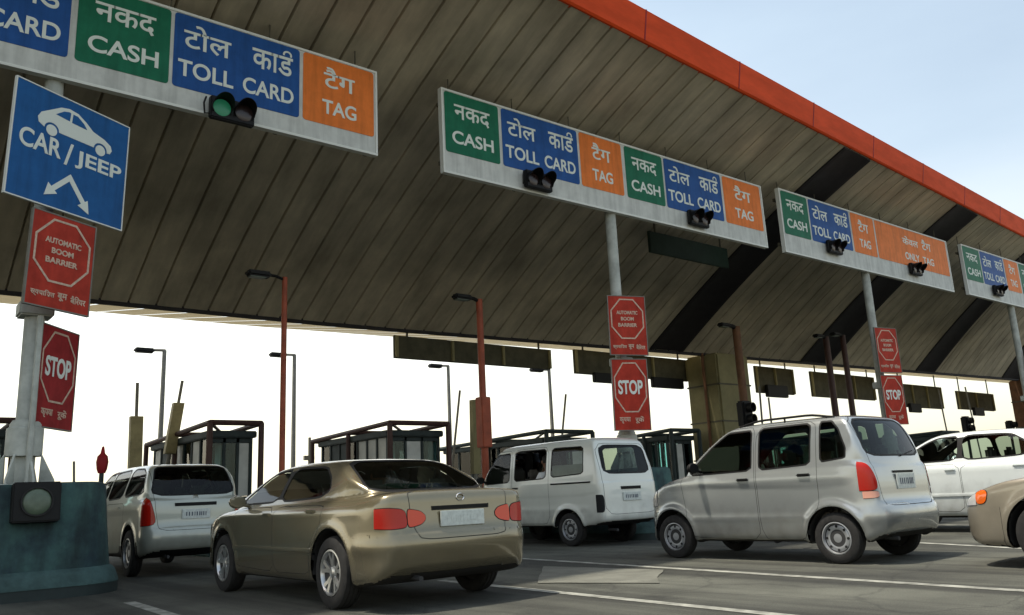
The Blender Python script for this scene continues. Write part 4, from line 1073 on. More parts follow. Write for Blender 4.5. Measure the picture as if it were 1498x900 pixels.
# ------------------------------------------------------------------ boards on the poles
def octagon(r, sx_=1.): return [(r*sx_*math.cos(R(22.5+45*k)), r*math.sin(R(22.5+45*k))) for k in range(8)]
def plate_sign(name, loc, yaw, roll, w_, h_, m, label, cat, group=None):
    s = 11.1/10.6 if loc[1] < 11.2 else 1.0
    t = empty(name, (loc[0]*s, loc[1]*s, (loc[2]-.9)*s+.9)); tag(t, label, cat, group)
    t.rotation_euler = (0, R(roll), R(yaw)); w_ *= s; h_ *= s
    bm = bmesh.new(); box(bm, -w_/2, w_/2, -.004, .022, -h_/2, h_/2, .004); fin('board', bm, M[m], t)
    bm = bmesh.new(); e_ = .012
    for a, b, c, d in ((-w_/2-.004, w_/2+.004, h_/2-e_, h_/2+.004), (-w_/2-.004, w_/2+.004, -h_/2-.004, -h_/2+e_), (-w_/2-.004, -w_/2+e_, -h_/2+e_, h_/2-e_), (w_/2-e_, w_/2+.004, -h_/2+e_, h_/2-e_)):
        box(bm, a, b, -.010, .03, c, d)
    fin('rim', bm, M['grey' if m != 'blue2' else 'edge'], t)
    bm = bmesh.new()
    for z in (-h_*.3, h_*.3): box(bm, -w_*.4, w_*.4, .03, .07, z-.025, z+.025)
    fin('back_rail', bm, M['boardback'], t)
    return t, w_, h_
def boom_sign(loc, yaw, roll, w_, h_, label):
    t, w_, h_ = plate_sign('barrier_warning_sign', loc, yaw, roll, w_, h_, 'red', label, 'warning sign', 'red automatic boom barrier signs on the poles')
    r = h_*.355; bm = bmesh.new(); flat_line(bm, octagon(r, w_*.84/(2*r*.924)), .026, -.005, True); o = bm
    for v in bm.verts: v.co.z += h_*.11
    fin('octagon', bm, M['inkdull'], t)
    for k, tx in enumerate(('AUTOMATIC', 'BOOM', 'BARRIER')):
        lettering(tx, w_*(.56, .34, .50)[k], h_*.062, t, 0, h_*(.215-.105*k), 'inkdull', -.005, .03)
    lettering('स्वचािलत', w_*.36, h_*.085, t, -w_*.24, -h_*.36, 'inkdull', -.005, .02)
    lettering('बूम', w_*.15, h_*.085, t, w_*.06, -h_*.36, 'inkdull', -.005, .02)
    lettering('बैिरयर', w_*.24, h_*.085, t, w_*.31, -h_*.36, 'inkdull', -.005, .02)
def stop_sign(loc, yaw, roll, w_, h_, label, m='darkred'):
    t, w_, h_ = plate_sign('stop_sign', loc, yaw, roll, w_, h_, m, label, 'stop sign', 'red STOP signs below the barrier signs')
    bm = bmesh.new(); r = h_*.37; flat_line(bm, octagon(r, w_*.86/(2*r*.924)), .024, -.005, True)
    for v in bm.verts: v.co.z += h_*.10
    fin('octagon', bm, M['inkdull'], t)
    lettering('STOP', w_*.68, h_*.20, t, 0, h_*.10, 'ink', -.005, .03)
    lettering('कृपया', w_*.30, h_*.085, t, -w_*.2, -h_*.36, 'inkdull', -.005, .02)
    lettering('रूकें', w_*.24, h_*.10, t, w_*.2, -h_*.355, 'inkdull', -.005, .02)
t, w_, h_ = plate_sign('lane_direction_sign', (1.794, 10.6, 5.166), 26, 1.2, 1.55, 1.44, 'blue2', 'blue CAR/JEEP sign with car symbol and split arrow on the nearest pole', 'direction sign')
lettering('CAR', w_*.34, h_*.165, t, -w_*.265, h_*.02, 'ink', -.006, .02)
lettering('/', w_*.07, h_*.20, t, -w_*.03, h_*.01, 'ink', -.006, .015)
lettering('JEEP', w_*.42, h_*.165, t, w_*.24, h_*.0, 'ink', -.006, .02)
bm = bmesh.new()
W, H_ = w_, h_
body = [(-.30, .19), (-.31, .235), (-.285, .285), (-.20, .345), (-.13, .395), (-.06, .415), (.02, .405), (.10, .355), (.16, .305), (.27, .275), (.33, .24), (.345, .20), (.33, .165), (.30, .16)]
under = []
for cx_ in (.24, -.19):
    under += [(cx_+.062*math.cos(R(a)), .155+.062*math.sin(R(a))+.01) for a in range(0, 181, 20)]
poly = [(x*W, z*H_) for x, z in body+under]
prism(bm, poly[::-1], -.0095, -.004); fixn(bm); fin('car_symbol', bm, M['ink'], t)
for cx_ in (.24, -.19):
    bm = bmesh.new(); lathe(bm, [(.001, -.0095), (.045*W, -.0095), (.045*W, -.004)], 'y', c=(cx_*W, 0, .160*H_), seg=20); fixn(bm); fin('car_symbol', bm, M['ink'], t)
bm = bmesh.new()
for pl_ in ([(-.17, .315), (-.105, .37), (-.06, .385), (-.045, .38), (-.05, .305)], [(-.03, .30), (-.025, .38), (.015, .378), (.075, .335), (.105, .295)]):
    prism(bm, [(x*W, z*H_) for x, z in pl_], -.0125, -.0098)
fixn(bm); fin('window_symbol', bm, M['blue2'], t)
bm = bmesh.new(); flat_line(bm, [(-.14*W, -.34*H_), (-.0*W, -.19*H_), (.13*W, -.37*H_)], .065, -.004, th=.005)
for (tip, d) in (((-.20*W, -.41*H_), Vector((-.66, -.75))), ((.185*W, -.455*H_), Vector((.60, -.80)))):
    tp = Vector(tip); d = d.normalized(); nn = Vector((-d.y, d.x)); b0 = tp-d*.16
    prism(bm, [tuple(tp), tuple(b0+nn*.085), tuple(b0-nn*.085)], -.0105, -.004)
fixn(bm); fin('arrow', bm, M['ink'], t)
boom_sign((1.771, 10.6, 3.818), 26, 1.4, .83, 1.14, 'red automatic boom barrier sign just below the CAR/JEEP sign')
stop_sign((1.99, 11.60, 2.60), 47, 1.2, .76, 1.27, 'dark red STOP sign lowest on the nearest pole above the teal barrier')
boom_sign((11.385, 10.6, 3.946), -23, .8, .77, 1.15, 'red automatic boom barrier sign on the pole behind the white van')
stop_sign((11.327, 10.6, 2.63), -28, .8, .70, 1.33, 'red STOP sign low on the pole behind the white van', 'red')
boom_sign((21.265, 10.6, 4.18), -14, 0, .80, 1.2, 'small red automatic boom barrier sign on the pole behind the silver hatchback')
stop_sign((21.21, 10.6, 2.87), -18, 0, .72, 1.28, 'small red STOP sign on the pole behind the silver hatchback', 'red')
boom_sign((31.3, 10.6, 4.3), -14, 0, .80, 1.2, 'red automatic boom barrier sign on the pole at the right edge')

# ------------------------------------------------------------------ concrete barriers (island noses)
def barrier(cx, label, hw_, y0, y1, light=True):
    t = tag(empty('concrete_barrier', (cx, y0, 0)), label, 'barrier', 'teal concrete barriers under the sign poles')
    def plan(w2, grow, r, n=8):
        pts = []
        L = y1-y0
        for (ccx, ccy, a0) in ((w2-r, r-grow, -90), (w2-r*.3, L+grow-r*.3, 0), (-w2+r*.3, L+grow-r*.3, 90), (-w2+r, r-grow, 180)):
            rr = r if a0 in (-90, 180) else r*.3
            for q in range(n+1): pts.append((ccx+rr*math.cos(R(a0+q*90/n)), ccy+rr*math.sin(R(a0+q*90/n))))
        return pts
    zk = 1.03
    bm = bmesh.new(); rows = []
    for (g, z) in ((-.06, 0.30), (-.07, .36), (-.115, .8), (-.15, 1.24), (-.165, 1.28), (-.22, 1.30)):
        rows.append([bm.verts.new((x, y, z)) for x, y in plan(hw_+g, g, max(.1, hw_*.62+g))])
    n = len(rows[0])
    for a, b in zip(rows, rows[1:]):
        for k in range(n): bm.faces.new((a[k], a[(k+1) % n], b[(k+1) % n], b[k]))
    bm.faces.new(rows[-1]); fixn(bm); fin('body', bm, M['teal'], t, 40)
    bm = bmesh.new(); rows = []
    for (g, z) in ((.047, .12), (.045, .14), (.0, .26), (-.05, .31), (-.09, .315)):
        rows.append([bm.verts.new((x, y, z)) for x, y in plan(hw_+g, g, hw_*.62+g)])
    for a, b in zip(rows, rows[1:]):
        for k in range(n): bm.faces.new((a[k], a[(k+1) % n], b[(k+1) % n], b[k]))
    fixn(bm); fin('skirt', bm, M['tealband'], t, 40)
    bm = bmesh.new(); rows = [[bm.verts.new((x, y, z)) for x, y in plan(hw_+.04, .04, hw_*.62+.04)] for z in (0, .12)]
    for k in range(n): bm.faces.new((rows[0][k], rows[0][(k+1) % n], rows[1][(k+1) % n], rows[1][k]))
    fixn(bm); fin('shaded_foot', bm, M['boothdark'], t, 40)  # shadow at the barrier's foot, put in as a near-black band
    if light:
        l = tag(empty('warning_lamp', (cx-.07, y0+.085, 1.07)), 'square black lamp box with round grey green lens on the nearest teal barrier', 'lamp'); l.rotation_euler.x = R(-6)
        bm = bmesh.new(); box(bm, -.245, .245, -.10, .06, -.225, .225, .015); fin('lamp_box', bm, M['black'], l)
        bm = bmesh.new(); lathe(bm, [(.001, -.125), (.08, -.122), (.13, -.112), (.150, -.098), (.150, -.08)], 'y', seg=36); fixn(bm); fin('lens', bm, M['lensgrey'], l)
        bm = bmesh.new(); lathe(bm, [(.152, -.09), (.152, -.12), (.168, -.12), (.168, -.09)], 'y', seg=36); fixn(bm); fin('lens_ring', bm, M['rubber'], l)
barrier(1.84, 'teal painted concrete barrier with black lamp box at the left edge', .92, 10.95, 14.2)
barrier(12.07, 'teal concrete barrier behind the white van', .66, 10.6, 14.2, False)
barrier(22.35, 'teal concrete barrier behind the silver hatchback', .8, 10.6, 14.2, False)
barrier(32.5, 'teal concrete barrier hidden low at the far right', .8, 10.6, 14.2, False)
# rods behind the barrier
for (x, y, z0, x2, z2) in ((3.22, 16, 0, 3.10, 1.82),):
    bm = bmesh.new(); tube(bm, [(0, 0, 0), (x2-x, 0, z2)], .02, 8); o = fin('metal_rod', bm, M['grey']); o.location = (x, y, 0)
    tag(o, 'thin leaning grey rod rising behind the nearest teal barrier', 'rod')
t = tag(empty('beacon_post', (3.55, 16, 0)), 'short post with small red beacon beside the silver estate car', 'beacon')
bm = bmesh.new(); tube(bm, [(0, 0, 0), (0, 0, 1.62)], .04, 10); fin('post', bm, M['boothdark'], t)
bm = bmesh.new(); lathe(bm, [(.001, 1.60), (.06, 1.61), (.085, 1.68), (.10, 1.80), (.085, 1.90), (.04, 1.95), (.02, 2.06), (.001, 2.08)], 'z', seg=20); fixn(bm); fin('beacon', bm, M['darkred'], t)

# ------------------------------------------------------------------ red lamp poles under the canopy
GP = 'red oxide lamp poles under the canopy'
def lamp_pole(x, y, z, label, m='redpole', r=.075, arm=.5, thick=None, group=GP, name='lamp_pole', head=True):
    t = tag(empty(name, (x, y, 0)), label, 'lamp pole', group)
    bm = bmesh.new(); tube(bm, [(0, 0, 0), (0, 0, z)], [r*1.05, r*.95], 14); fin('shaft', bm, M[m], t)
    bm = bmesh.new(); box(bm, -r*2.2, r*2.2, -r*2.2, r*2.2, 0, .03, .005); fin('base_plate', bm, M[m], t)
    bm = bmesh.new(); tube(bm, [(.0, 0, z-.05), (-arm*.5, 0, z+.0), (-arm, 0, z+.01)], r*.55, 8); fin('arm', bm, M['black' if m != 'grey' else 'grey'], t)
    if head:
        bm = bmesh.new(); c = Vector((-arm-.05, 0, z+.0)); box(bm, c.x-.32, c.x+.12, -.11, .11, z-.06, z+.05, .035)
        fin('lamp_head', bm, M['black'], t)
        bm = bmesh.new(); box(bm, c.x-.27, c.x+.02, -.08, .08, z-.075, z-.062, .004); fin('lamp_glass', bm, M['lensgrey'], t)
    if thick:
        bm = bmesh.new(); box(bm, -thick[2], thick[2], -thick[2], thick[2], thick[0], thick[1], .015); fin('control_box', bm, M[m], t)
    return t
lamp_pole(6.0, 14, 5.0, 'red pole with a lamp, left of the tan sedan\'s roof', r=.052, arm=.35)
bm = bmesh.new()
lamp_pole(10.43, 14, 5.08, 'red pole with a lamp and red box, left of the white van', thick=(1.9, 2.95, .12), arm=.3)
lamp_pole(20.2, 14.5, 5.45, 'brown pole with a lamp in front of the olive column', 'brownpole', .12, .4, group=None)
lamp_pole(25.9, 15, 5.7, 'left one of the two brown poles right of the olive column', 'boothred', .11, .3, group='brown poles above the silver hatchback')
lamp_pole(27.0, 15, 5.85, 'right one of the two brown poles right of the olive column', 'boothred', .10, .3, group='brown poles above the silver hatchback')
for x, y, z, lb in ((8.45, 30, 6.45, 'grey street lamp behind the first booth'), (13.3, 30, 6.62, 'grey street lamp just right of the red pole near the sedan roof'), (20.5, 30, 6.62, 'grey street lamp behind the second booth'), (22.9, 26, 6.0, 'grey street lamp under the right end of the dark board, above the van')):
    t = tag(empty('street_lamp', (x, y, 0)), lb, 'street lamp', 'grey street lamps beyond the booths')
    bm = bmesh.new(); tube(bm, [(0, 0, 0), (0, 0, z)], [.10, .07], 10); fin('shaft', bm, M['grey'], t)
    bm = bmesh.new(); tube(bm, [(.03, 0, z), (-.45, 0, z-.02)], .05, 8); fin('arm', bm, M['grey'], t)
    bm = bmesh.new(); box(bm, -1.0, -.35, -.16, .16, z-.13, z+.03, .05); fin('lamp_head', bm, M['black'], t)
t = tag(empty('mast', (12.1, 26, 0)), 'thin grey mast with a small bracket standing above the sedan roof', 'mast')
bm = bmesh.new(); tube(bm, [(0, 0, 0), (0, 0, 3.1)], .05, 8); fin('shaft', bm, M['grey'], t)
bm = bmesh.new(); box(bm, -.2, .16, -.06, .06, 2.35, 2.5, .01); fin('bracket', bm, M['grey'], t)

# ------------------------------------------------------------------ boards seen from behind, below the valley
GB = 'dark boards hanging below the far edge of the canopy'
def back_board(x0, x1, z0, z1, label, boxes=()):
    cx = (x0+x1)/2; t = tag(empty('back_board', (cx, 18, z0)), label, 'board', GB)
    bm = bmesh.new(); box(bm, x0-cx, x1-cx, 0, .08, 0, z1-z0, .01); fin('board', bm, M['darkboard'], t)
    bm = bmesh.new()
    n = max(2, int((x1-x0)/1.4))
    for i in range(n+1):
        x = x0-cx+.05+(x1-x0-.1)*i/n; bm = bmesh.new(); box(bm, x-.035, x+.035, -.07, -.002, .02, z1-z0-.02); fin('rib', bm, M['olive'], t)
    for x in (x0-cx+.4, x1-cx-.4):
        bm = bmesh.new(); tube(bm, [(x, .04, z1-z0-.05), (x, .04, 5.75-z0)], .03, 8); fin('hanger', bm, M['boardback'], t)
    for bx0, bx1, bz0, bz1 in boxes:
        bm = bmesh.new(); box(bm, bx0-cx, bx1-cx, -.22, -.075, bz0-z0, bz1-z0, .02); fin('signal_box', bm, M['black'], t)
back_board(10.67, 15.93, 4.44, 5.03, 'long dark board above the tan sedan, between the two red poles')
back_board(16.9, 22.1, 4.38, 5.12, 'dark board crossed by the second white pole\'s red signs', ((17.5, 18.5, 4.12, 4.42), (20.1, 21.6, 4.08, 4.42)))
back_board(25.95, 28.35, 4.16, 5.16, 'narrow dark board just right of the olive column', ((26.3, 27.6, 4.0, 4.45),))
back_board(29.6, 34.4, 4.15, 5.16, 'dark board left of the small red signs above the silver hatchback')
back_board(36.3, 40.6, 3.95, 5.0, 'dark board right of the small red signs above the silver hatchback', ((37, 38, 3.7, 4.1),))
back_board(42.3, 46.4, 4.0, 4.9, 'dark board farthest right above the white sedan', ((43.5, 44.6, 3.7, 4.1),))
# dark green hanging sign behind the second lane sign
t = tag(empty('hanging_sign', (16.55, 13, 6.58)), 'dark green hanging sign under the canopy behind the second lane sign', 'hanging sign')
bm = bmesh.new(); box(bm, -1.55, 1.55, 0, .08, 0, .55, .01); fin('board', bm, M['dkgreen'], t)
lettering('BUSES  TRUCKS', 2.1, .16, t, .2, .2, 'faint', -.004, .01) if False else None
for x in (-1.3, 1.3):
    bm = bmesh.new(); tube(bm, [(x, .04, .5), (x, .04, 1.15)], .025, 8); fin('hanger', bm, M['boardback'], t)

# ------------------------------------------------------------------ canopy columns
def column(x0, x1, y0, y1, label, m):
    t = tag(empty('canopy_column', ((x0+x1)/2, (y0+y1)/2, 0)), label, 'column', 'big columns carrying the canopy')
    w2, d2 = (x1-x0)/2, (y1-y0)/2
    bm = bmesh.new(); box(bm, -w2, w2, -d2, d2, .5, 5.15, .06)
    fin('shaft', bm, M[m], t)
    bm = bmesh.new(); box(bm, -w2-.15, w2+.15, -d2-.15, d2+.15, 0, .5, .04); fin('plinth', bm, M['teal'], t)
    bm = bmesh.new()
    for z in (1.7, 2.9, 4.1): box(bm, -w2-.012, w2+.012, -d2-.012, d2+.012, z, z+.05)
    fin('joint_band', bm, M['boardback'], t)
    bm = bmesh.new(); tube(bm, [(-w2-.06, -d2*.2, .5), (-w2-.06, -d2*.2, 5.2)], .05, 8); fin('downpipe', bm, M['brownpole'], t)
column(21.9, 23.6, 16.6, 17.9, 'olive yellow canopy column behind the silver hatchback', 'olive')
column(43.3, 46.0, 15.0, 16.0, 'brown canopy column at the right edge above the white sedan', 'brownpole')

# ------------------------------------------------------------------ toll booths
def booth(x0, x1, y0, y1, zt, frame_m, label, panes='mixed', seed=1):
    rr = random.Random(seed)
    t = tag(empty('toll_booth', ((x0+x1)/2, y0, 0)), label, 'toll booth', 'toll booths in a row under the canopy'); cx = (x0+x1)/2
    w2 = (x1-x0)/2; L = y1-y0
    # pavement island it stands on
    bm = bmesh.new(); box(bm, -w2-.25, w2+.25, -.9, L+1.0, 0, .18, .03); fin('plinth', bm, M['tealband'], t)
    # outer pipe frame
    bm = bmesh.new(); r = .06; zr = zt
    for sx_ in (-1, 1):
        tube(bm, [(sx_*w2, 0, zr), (sx_*w2, L, zr-.12)], r, 8)
        tube(bm, [(sx_*w2, 0, .18), (sx_*w2, 0, zr)], r*1.1, 8); tube(bm, [(sx_*w2, L, .18), (sx_*w2, L, zr-.12)], r, 8); tube(bm, [(sx_*w2, L/2, .18), (sx_*w2, L/2, zr-.06)], r, 8)
    tube(bm, [(-w2, 0, zr), (w2, 0, zr)], r, 8); tube(bm, [(-w2, L, zr-.12), (w2, L, zr-.12)], r, 8); tube(bm, [(-w2, L/2, zr-.06), (w2, L/2, zr-.06)], r, 8)
    tube(bm, [(-w2, 0, zr), (w2, L/2, zr-.06)], r*.6, 6)
    fin('pipe_frame', bm, M[frame_m], t)
    # cabin
    c0, c1, zc = .30, L-.4, zt-.30; cw = w2-.12
    bm = bmesh.new(); box(bm, -cw-.1, cw+.1, c0-.12, c1+.12, zc, zc+.15, .02); fin('roof', bm, M['boothdark'], t)
    bm = bmesh.new(); box(bm, -cw, cw, c0, c1, .18, 1.15, .02); fin('wall', bm, M['boothdark'], t)
    bm = bmesh.new(); ny = 7
    ys = [c0+(c1-c0)*i/ny for i in range(ny+1)]
    for y in ys:
        for sx_ in (-1, 1): box(bm, sx_*cw-.035, sx_*cw+.035, y-.035, y+.035, 1.15, zc)
    for i in (1, 2):
        x = -cw+2*cw*i/3
        for y in (c0, c1): box(bm, x-.03, x+.03, y-.03, y+.03, 1.15, zc)
    for y in (c0, c1): box(bm, -cw+.036, cw-.036, y-.03, y+.03, zc-.1, zc-.002)
    fin('window_frame', bm, M['boothdark'], t)
    for i in range(ny):
        for sx_ in (-1, 1):
            k = rr.random(); bm = bmesh.new(); g = .05
            box(bm, sx_*cw-.008, sx_*cw+.008, ys[i]+.04, ys[i+1]-.04, 1.16, zc-.01)
            fin('window', bm, M['booth_glass'] if k < .6 else (M['boothwhite'] if k < .82 else M['boothdark']), t)
    for i in range(3):
        xa, xb = -cw+2*cw*i/3+.04, -cw+2*cw*(i+1)/3-.04
        bm = bmesh.new(); box(bm, xa, xb, c0-.008, c0+.008, 1.16, zc-.11); fin('window', bm, M['booth_glass'] if (i+seed) % 3 else M['boothwhite'], t)
    bm = bmesh.new(); box(bm, -cw+.1, cw-.1, c0+.5, c0+1.0, .9, 1.5, .03); fin('desk', bm, M['boothdark'], t)
booth(1.2, 2.45, 18, 22, 2.7, 'boothred', 'red framed toll booth at the left edge behind the teal barrier', seed=3)
booth(5.98, 7.1, 17.7, 22.4, 2.7, 'boothred', 'red framed toll booth between the silver estate and the tan sedan', seed=1)
booth(9.95, 11.6, 17.05, 21.2, 2.7, 'boothred', 'red framed toll booth behind the roof of the tan sedan', seed=5)
booth(15.4, 17.2, 17.75, 23.3, 2.62, 'boothdark', 'dark framed toll booth behind the white van', seed=7)
booth(20.05, 21.4, 17.2, 19.5, 2.66, 'boothdark', 'dark toll booth with pale blue windows right of the white van', seed=8)
booth(28.5, 30.0, 16.5, 20.5, 2.6, 'boothdark', 'dark toll booth half hidden above the silver hatchback', seed=9)
booth(34.5, 36.0, 15.5, 19.5, 2.6, 'boothdark', 'dark toll booth between silver hatchback and white sedan', seed=11)
# teal cabinet and clutter by the second barrier
t = tag(empty('equipment_cabinet', (8.35, 17.6, 0)), 'dark equipment cabinet with white labels between booth and tan sedan', 'cabinet')
bm = bmesh.new(); box(bm, -.35, .35, -.3, .3, .0, 1.75, .04); fin('cabinet', bm, M['boothdark'], t)
bm = bmesh.new(); box(bm, -.15, .05, -.312, -.302, 1.35, 1.5); fin('label_plate', bm, M['boothwhite'], t)

# ------------------------------------------------------------------ boom barriers with raised arms
def boom(x, y, lean, za, zb, zt, label, wblk=.16, m='yellow'):
    t = tag(empty('boom_barrier', (x, y, 0)), label, 'boom barrier', 'boom barriers with raised arms')
    bm = bmesh.new(); box(bm, -.2, .2, -.18, .18, 0, 1.05, .03); fin('cabinet', bm, M['boothdark'], t)
    bm = bmesh.new(); f = lambda z: lean*(z-za)
    a = [bm.verts.new((f(z)+dx*wblk, dy, z)) for z in (za, zb) for dx, dy in ((-1, -.08), (1, -.08), (1, .08), (-1, .08))]
    for i in range(4): bm.faces.new((a[i], a[(i+1) % 4], a[4+(i+1) % 4], a[4+i]))
    bm.faces.new(a[:4]); bm.faces.new(a[4:]); fixn(bm); fin('arm_sleeve', bm, M[m], t)
    bm = bmesh.new(); tube(bm, [(f(.9), 0, .9), (f(za), 0, za), (f(zb), 0, zb), (f(zt), 0, zt)], [.05, .05, .035, .035], 8); fixn(bm); fin('arm', bm, M['grey'], t)
    if m == 'yellow' and wblk > .15:
        bm = bmesh.new(); box(bm, f(zb)+.02, f(zb)+.26, -.1, .1, zb-.22, zb-.04, .02); fin('arm_lamp', bm, M['brownpole'], t)
boom(4.87, 19, -.02, 1.2, 2.93, 3.66, 'boom barrier with upright yellow sleeve just above the silver estate', .125)
boom(5.85, 20, .13, 2.2, 3.37, 3.9, 'boom barrier with leaning yellow sleeve left of the first red framed booth', .12)
boom(13.08, 18, .02, 1.5, 3.45, 3.46, 'boom barrier with dark yellow sleeve left of the second red pole', .11, 'olive')
boom(13.6, 20, .16, 1.1, 1.3, 4.0, 'boom barrier with thin leaning arm beside the second booth', .08, 'grey')
boom(17.7, 20, .2, 1.1, 1.3, 4.05, 'boom barrier with thin leaning arm above the white van', .08, 'grey')
boom(24.5, 17, .05, 1.2, 1.4, 4.2, 'boom barrier with thin arm just right of the olive column', .08, 'grey')
boom(26.6, 18, 0, 1.2, 1.4, 4.0, 'boom barrier with thin arm below the narrow dark board', .08, 'grey')
boom(33.5, 17, -.05, 1.2, 1.4, 4.6, 'boom barrier with thin arm right beside the small red signs', .08, 'grey')
boom(38.5, 17, -.1, 1.2, 1.4, 4.7, 'boom barrier with thin arm above the white sedan, nearer the small red signs', .08, 'grey')
boom(41.5, 17, -.15, 1.2, 1.4, 4.9, 'boom barrier with thin arm above the white sedan, nearer the right edge', .08, 'grey')
# black signal heads on posts
for x, y, z, lb in ((19.75, 14.2, 2.85, 'black signal head on a post in front of the brown lamp pole'), (38.0, 16, 3.0, 'black signal head above the white sedan, left of two'), (42.6, 16, 2.9, 'black signal head above the white sedan, right of two')):
    t = tag(empty('signal_post', (x, y, 0)), lb, 'signal', 'black signal heads on posts')
    bm = bmesh.new(); tube(bm, [(0, 0, 0), (0, 0, z-.3)], .06, 8); fin('post', bm, M['boothdark'], t)
    bm = bmesh.new(); box(bm, -.22, .22, -.15, .12, z-.4, z+.35, .05); fin('signal_head', bm, M['black'], t)
    for dz in (-.17, .15):
        bm = bmesh.new(); lathe(bm, [(.12, -.15), (.12, -.32), (.135, -.32), (.135, -.15)], 'y', c=(0, 0, z+dz), seg=18, closed=True); fixn(bm); fin('hood', bm, M['black'], t)
# a second white strip post beside the nearest pole
t = tag(empty('conduit_post', (1.70, 11.24, 0)), 'thin pale conduit running up beside the nearest sign pole', 'conduit')
bm = bmesh.new(); tube(bm, [(0, 0, 1.27), (0, 0, 3.3)], .035, 8); fin('pipe', bm, M['polew'], t)

# ------------------------------------------------------------------ people
def person(loc, rz, cloth, label, reach=(.18, .42, .28), hair_r=1.0, seat_z=0.):
    """seated figure, origin at the hip point; faces +y"""
    V_, E_, Rr = [], [], []
    def v(p, r, par=None):
        V_.append(p); Rr.append(r); i = len(V_)-1
        if par is not None: E_.append((par, i))
        return i
    pel = v((0, 0, .08), .145); ab = v((0, -.03, .24), .135, pel); ch = v((0, -.06, .42), .150, ab); nk0 = v((0, -.06, .545), .085, ch); nk = v((0, -.04, .60), .055, nk0)
    h1 = v((0, -.025, .67), .078, nk); h2 = v((0, -.02, .745), .092, h1); h3 = v((0, -.03, .81), .080, h2); h4 = v((0, -.035, .85), .045, h3)
    nose = v((0, .075, .715), .016, h2)
    for s in (-1, 1):
        sh = v((s*.17, -.06, .50), .062, ch); el = v((s*.24, .05, .27), .045, sh); wr = v((s*reach[0], reach[1], reach[2]), .030, el)
        pm = v((s*reach[0]*.96, reach[1]+.05, reach[2]+.01), .030, wr)
        for k in range(4):
            x = s*(reach[0]*.96-.027+.018*k); a = v((x, reach[1]+.09, reach[2]+.02), .0095, pm); b = v((x, reach[1]+.118-(k == 3)*.012, reach[2]-.002), .0085, a); v((x, reach[1]+.112-(k == 3)*.012, reach[2]-.026), .008, b)
        th = v((s*(reach[0]*.96)-s*.04, reach[1]+.055, reach[2]+.005), .011, pm); v((s*(reach[0]*.96)-s*.055, reach[1]+.085, reach[2]-.015), .009, th)
        hp = v((s*.10, .04, .07), .095, pel); kn = v((s*.13, .44, .12), .068, hp); an = v((s*.12, .58, -.26), .045, kn); v((s*.12, .72, -.31), .038, an)
    me = bpy.data.meshes.new('body'); me.from_pydata(V_, E_, []); o = bpy.data.objects.new('tmp', me); COL.objects.link(o)
    sk = o.modifiers.new('s', 'SKIN'); sk.use_smooth_shade = True; ss = o.modifiers.new('ss', 'SUBSURF'); ss.levels = ss.render_levels = 2
    for i, d in enumerate(me.skin_vertices[0].data): d.radius = (Rr[i]*(1.18 if i in (1, 2) else 1), Rr[i]); d.use_root = (i == 0)
    bpy.context.view_layer.update()
    m2 = bpy.data.meshes.new_from_object(o.evaluated_get(bpy.context.evaluated_depsgraph_get())); bpy.data.objects.remove(o)
    m2.materials.clear()
    root = link('person', m2, [M['skin'], M[cloth], M['dark_cloth']]); root.location = loc; root.rotation_euler.z = rz
    wr_ = Vector((reach[0], reach[1], reach[2]))
    for p in m2.polygons:
        c = p.center; d = (Vector((abs(c.x), c.y, c.z))-wr_).length
        p.material_index = 0 if (c.z > .57 or d < .03 or c.y > reach[1]-.01 and c.z > reach[2]-.08 and abs(c.x) < .3 and abs(c.z-reach[2]) < .08) else (1 if c.z > .10 and c.y < reach[1] and not (c.y > .12 and c.z < .2) else 2)
        p.use_smooth = True
    bm = bmesh.new(); bmesh.ops.create_uvsphere(bm, u_segments=20, v_segments=14, radius=1)
    for q in bm.verts: q.co = Vector((q.co.x*.098, q.co.y*.108-.045, q.co.z*.112+.765))
    bmesh.ops.delete(bm, geom=[q for q in bm.verts if q.co.z < .70 or (q.co.y > .02 and q.co.z < .80)], context='VERTS'); fin('hair', bm, M['hair'], root)
    for s in (-1, 1):
        bm = bmesh.new(); bmesh.ops.create_uvsphere(bm, u_segments=8, v_segments=6, radius=.011); e = fin('eye', bm, M['hair'], root); e.location = (s*.034, .066, .745)
        bm = bmesh.new(); bmesh.ops.create_uvsphere(bm, u_segments=10, v_segments=8, radius=1)
        for q in bm.verts: q.co = Vector((q.co.x*.012, q.co.y*.022, q.co.z*.034))
        e = fin('ear', bm, M['skin'], root); e.location = (s*.095, -.02, .735)
    bm = bmesh.new(); box(bm, -.028, .028, .058, .072, .678, .688, .004); fin('mouth', bm, M['darkred'], root)
    tag(root, label, 'person', 'people sitting in the vehicles')
    return root

# ------------------------------------------------------------------ vehicles
P_GOLD = paint('champagne_paint', (.215, .185, .115), .55, .27)
P_BEIGE = paint('beige_paint', (.36, .32, .25), .45, .3)
P_SILVER = paint('silver_paint', (.38, .40, .395), .55, .27)
P_WHITE = paint('white_paint', (.68, .70, .64), .05, .35)
P_WHITE2 = paint('cool_white_paint', (.74, .78, .76), .05, .3)
P_SILV2 = paint('dull_silver_paint', (.42, .44, .38), .3, .36)
def tint_copy(root, pm_old, pm_new, loc, rz, label, group=None):
    r = root.copy(); COL.objects.link(r); r.location = (*loc, 0); r.rotation_euler.z = rz
    def rec(src, dst):
        for ch in list(src.children):
            c = ch.copy(); 
            if any(s.material is pm_old for s in ch.material_slots):
                c.data = ch.data.copy()
                for i, mm in enumerate(c.data.materials):
                    if mm is pm_old: c.data.materials[i] = pm_new
            COL.objects.link(c); c.parent = dst; rec(ch, c)
    rec(root, r); r['label'] = label
    if group: r['group'] = group
    return r
sedan, F_S = build_car('sedan_car', SEDAN, CARS['sedan'], 0, P_GOLD)
tag(sedan, 'champagne gold sedan seen from behind, nearest car in the middle', 'car')
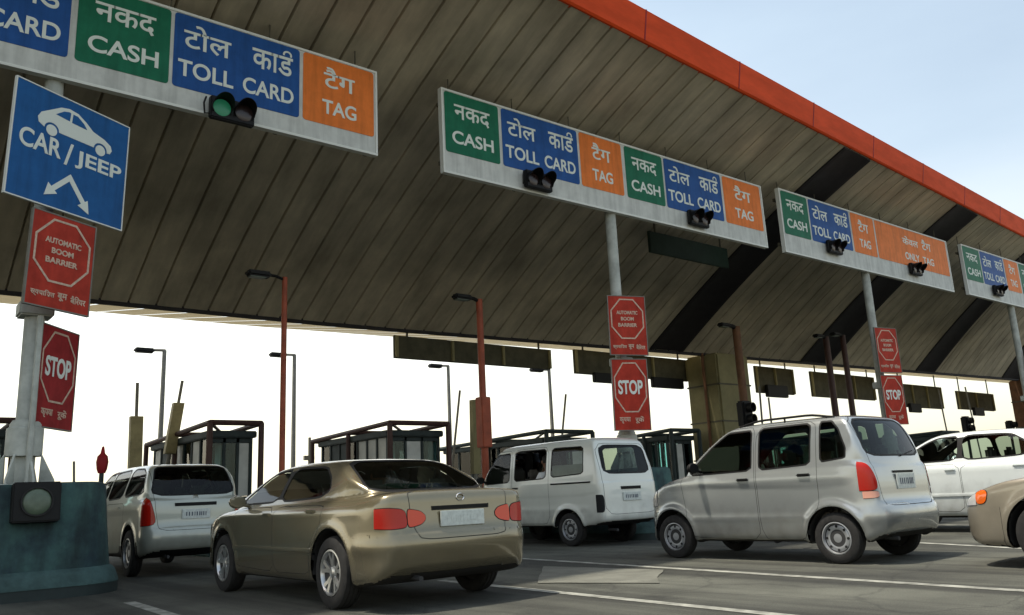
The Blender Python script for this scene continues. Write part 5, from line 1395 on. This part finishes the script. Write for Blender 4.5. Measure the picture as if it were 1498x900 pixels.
hatch, F_H = build_car('hatchback_car', HATCH, CARS['hatch'], 0, P_SILVER)
tag(hatch, 'tall silver hatchback with roof rails, right of the white van', 'car')
van, F_V = build_car('minivan', VAN, CARS['van'], 0, P_WHITE)
tag(van, 'boxy white minivan with sliding door, between gold sedan and silver hatchback', 'van')
wagon, F_W = build_car('estate_car', WAGON, CARS['wagon'], 0, P_SILV2)
tag(wagon, 'silver estate car seen from behind beside the nearest teal barrier', 'car')
bm = bmesh.new(); box(bm, -.655, -.63, -1.34, -.54, 1.17, 1.38, .008); fin('reflection_panel', bm, M['boothwhite'], van)  # white panel added for the pale reflection low in the quarter window
wcar = tint_copy(sedan, P_GOLD, P_WHITE2, CARS['white'], R(0), 'white sedan beyond the silver hatchback at the right edge')
tint_copy(sedan, P_GOLD, P_BEIGE, CARS['beige'], R(0), 'beige sedan whose front end just enters at the lower right edge')
wcar.scale = (1, 1, 1.19); wagon.scale = (.88, 1, 1.07); van.scale = (1, 1.07, 1)
def at(c, x, y, z): return (CARS[c][0]+x, CARS[c][1]+y, z)
person(at('sedan', .37, -.05, .44), 0, 'tan_cloth', 'driver in a tan shirt inside the champagne gold sedan')
person(at('hatch', .33, -.08, .50), 0, 'dark_cloth', 'driver in dark clothes inside the silver hatchback')
person(at('hatch', -.30, -.90, .52), 0, 'blue_cloth', 'passenger in grey blue clothes on the rear seat of the silver hatchback', (.12, .3, .16))
person(at('van', .32, .70, .62), 0, 'blue_cloth', 'driver in grey blue clothes at the front of the white minivan')
person(at('van', -.38, -.12, .74), R(-12), 'white_cloth', 'passenger in a white shirt behind the sliding door of the white minivan', (.12, .30, .18))

n_ = M['wing'].node_tree; b_ = n_.nodes['Principled BSDF']       # thin translucent roof sheet of the far wing
tr_ = n_.nodes.new('ShaderNodeBsdfTranslucent'); tr_.inputs[0].default_value = (.34, .28, .17, 1); ms_ = n_.nodes.new('ShaderNodeMixShader'); ms_.inputs[0].default_value = .35
n_.links.new(b_.outputs[0], ms_.inputs[1]); n_.links.new(tr_.outputs[0], ms_.inputs[2]); n_.links.new(ms_.outputs[0], n_.nodes['Material Output'].inputs[0])
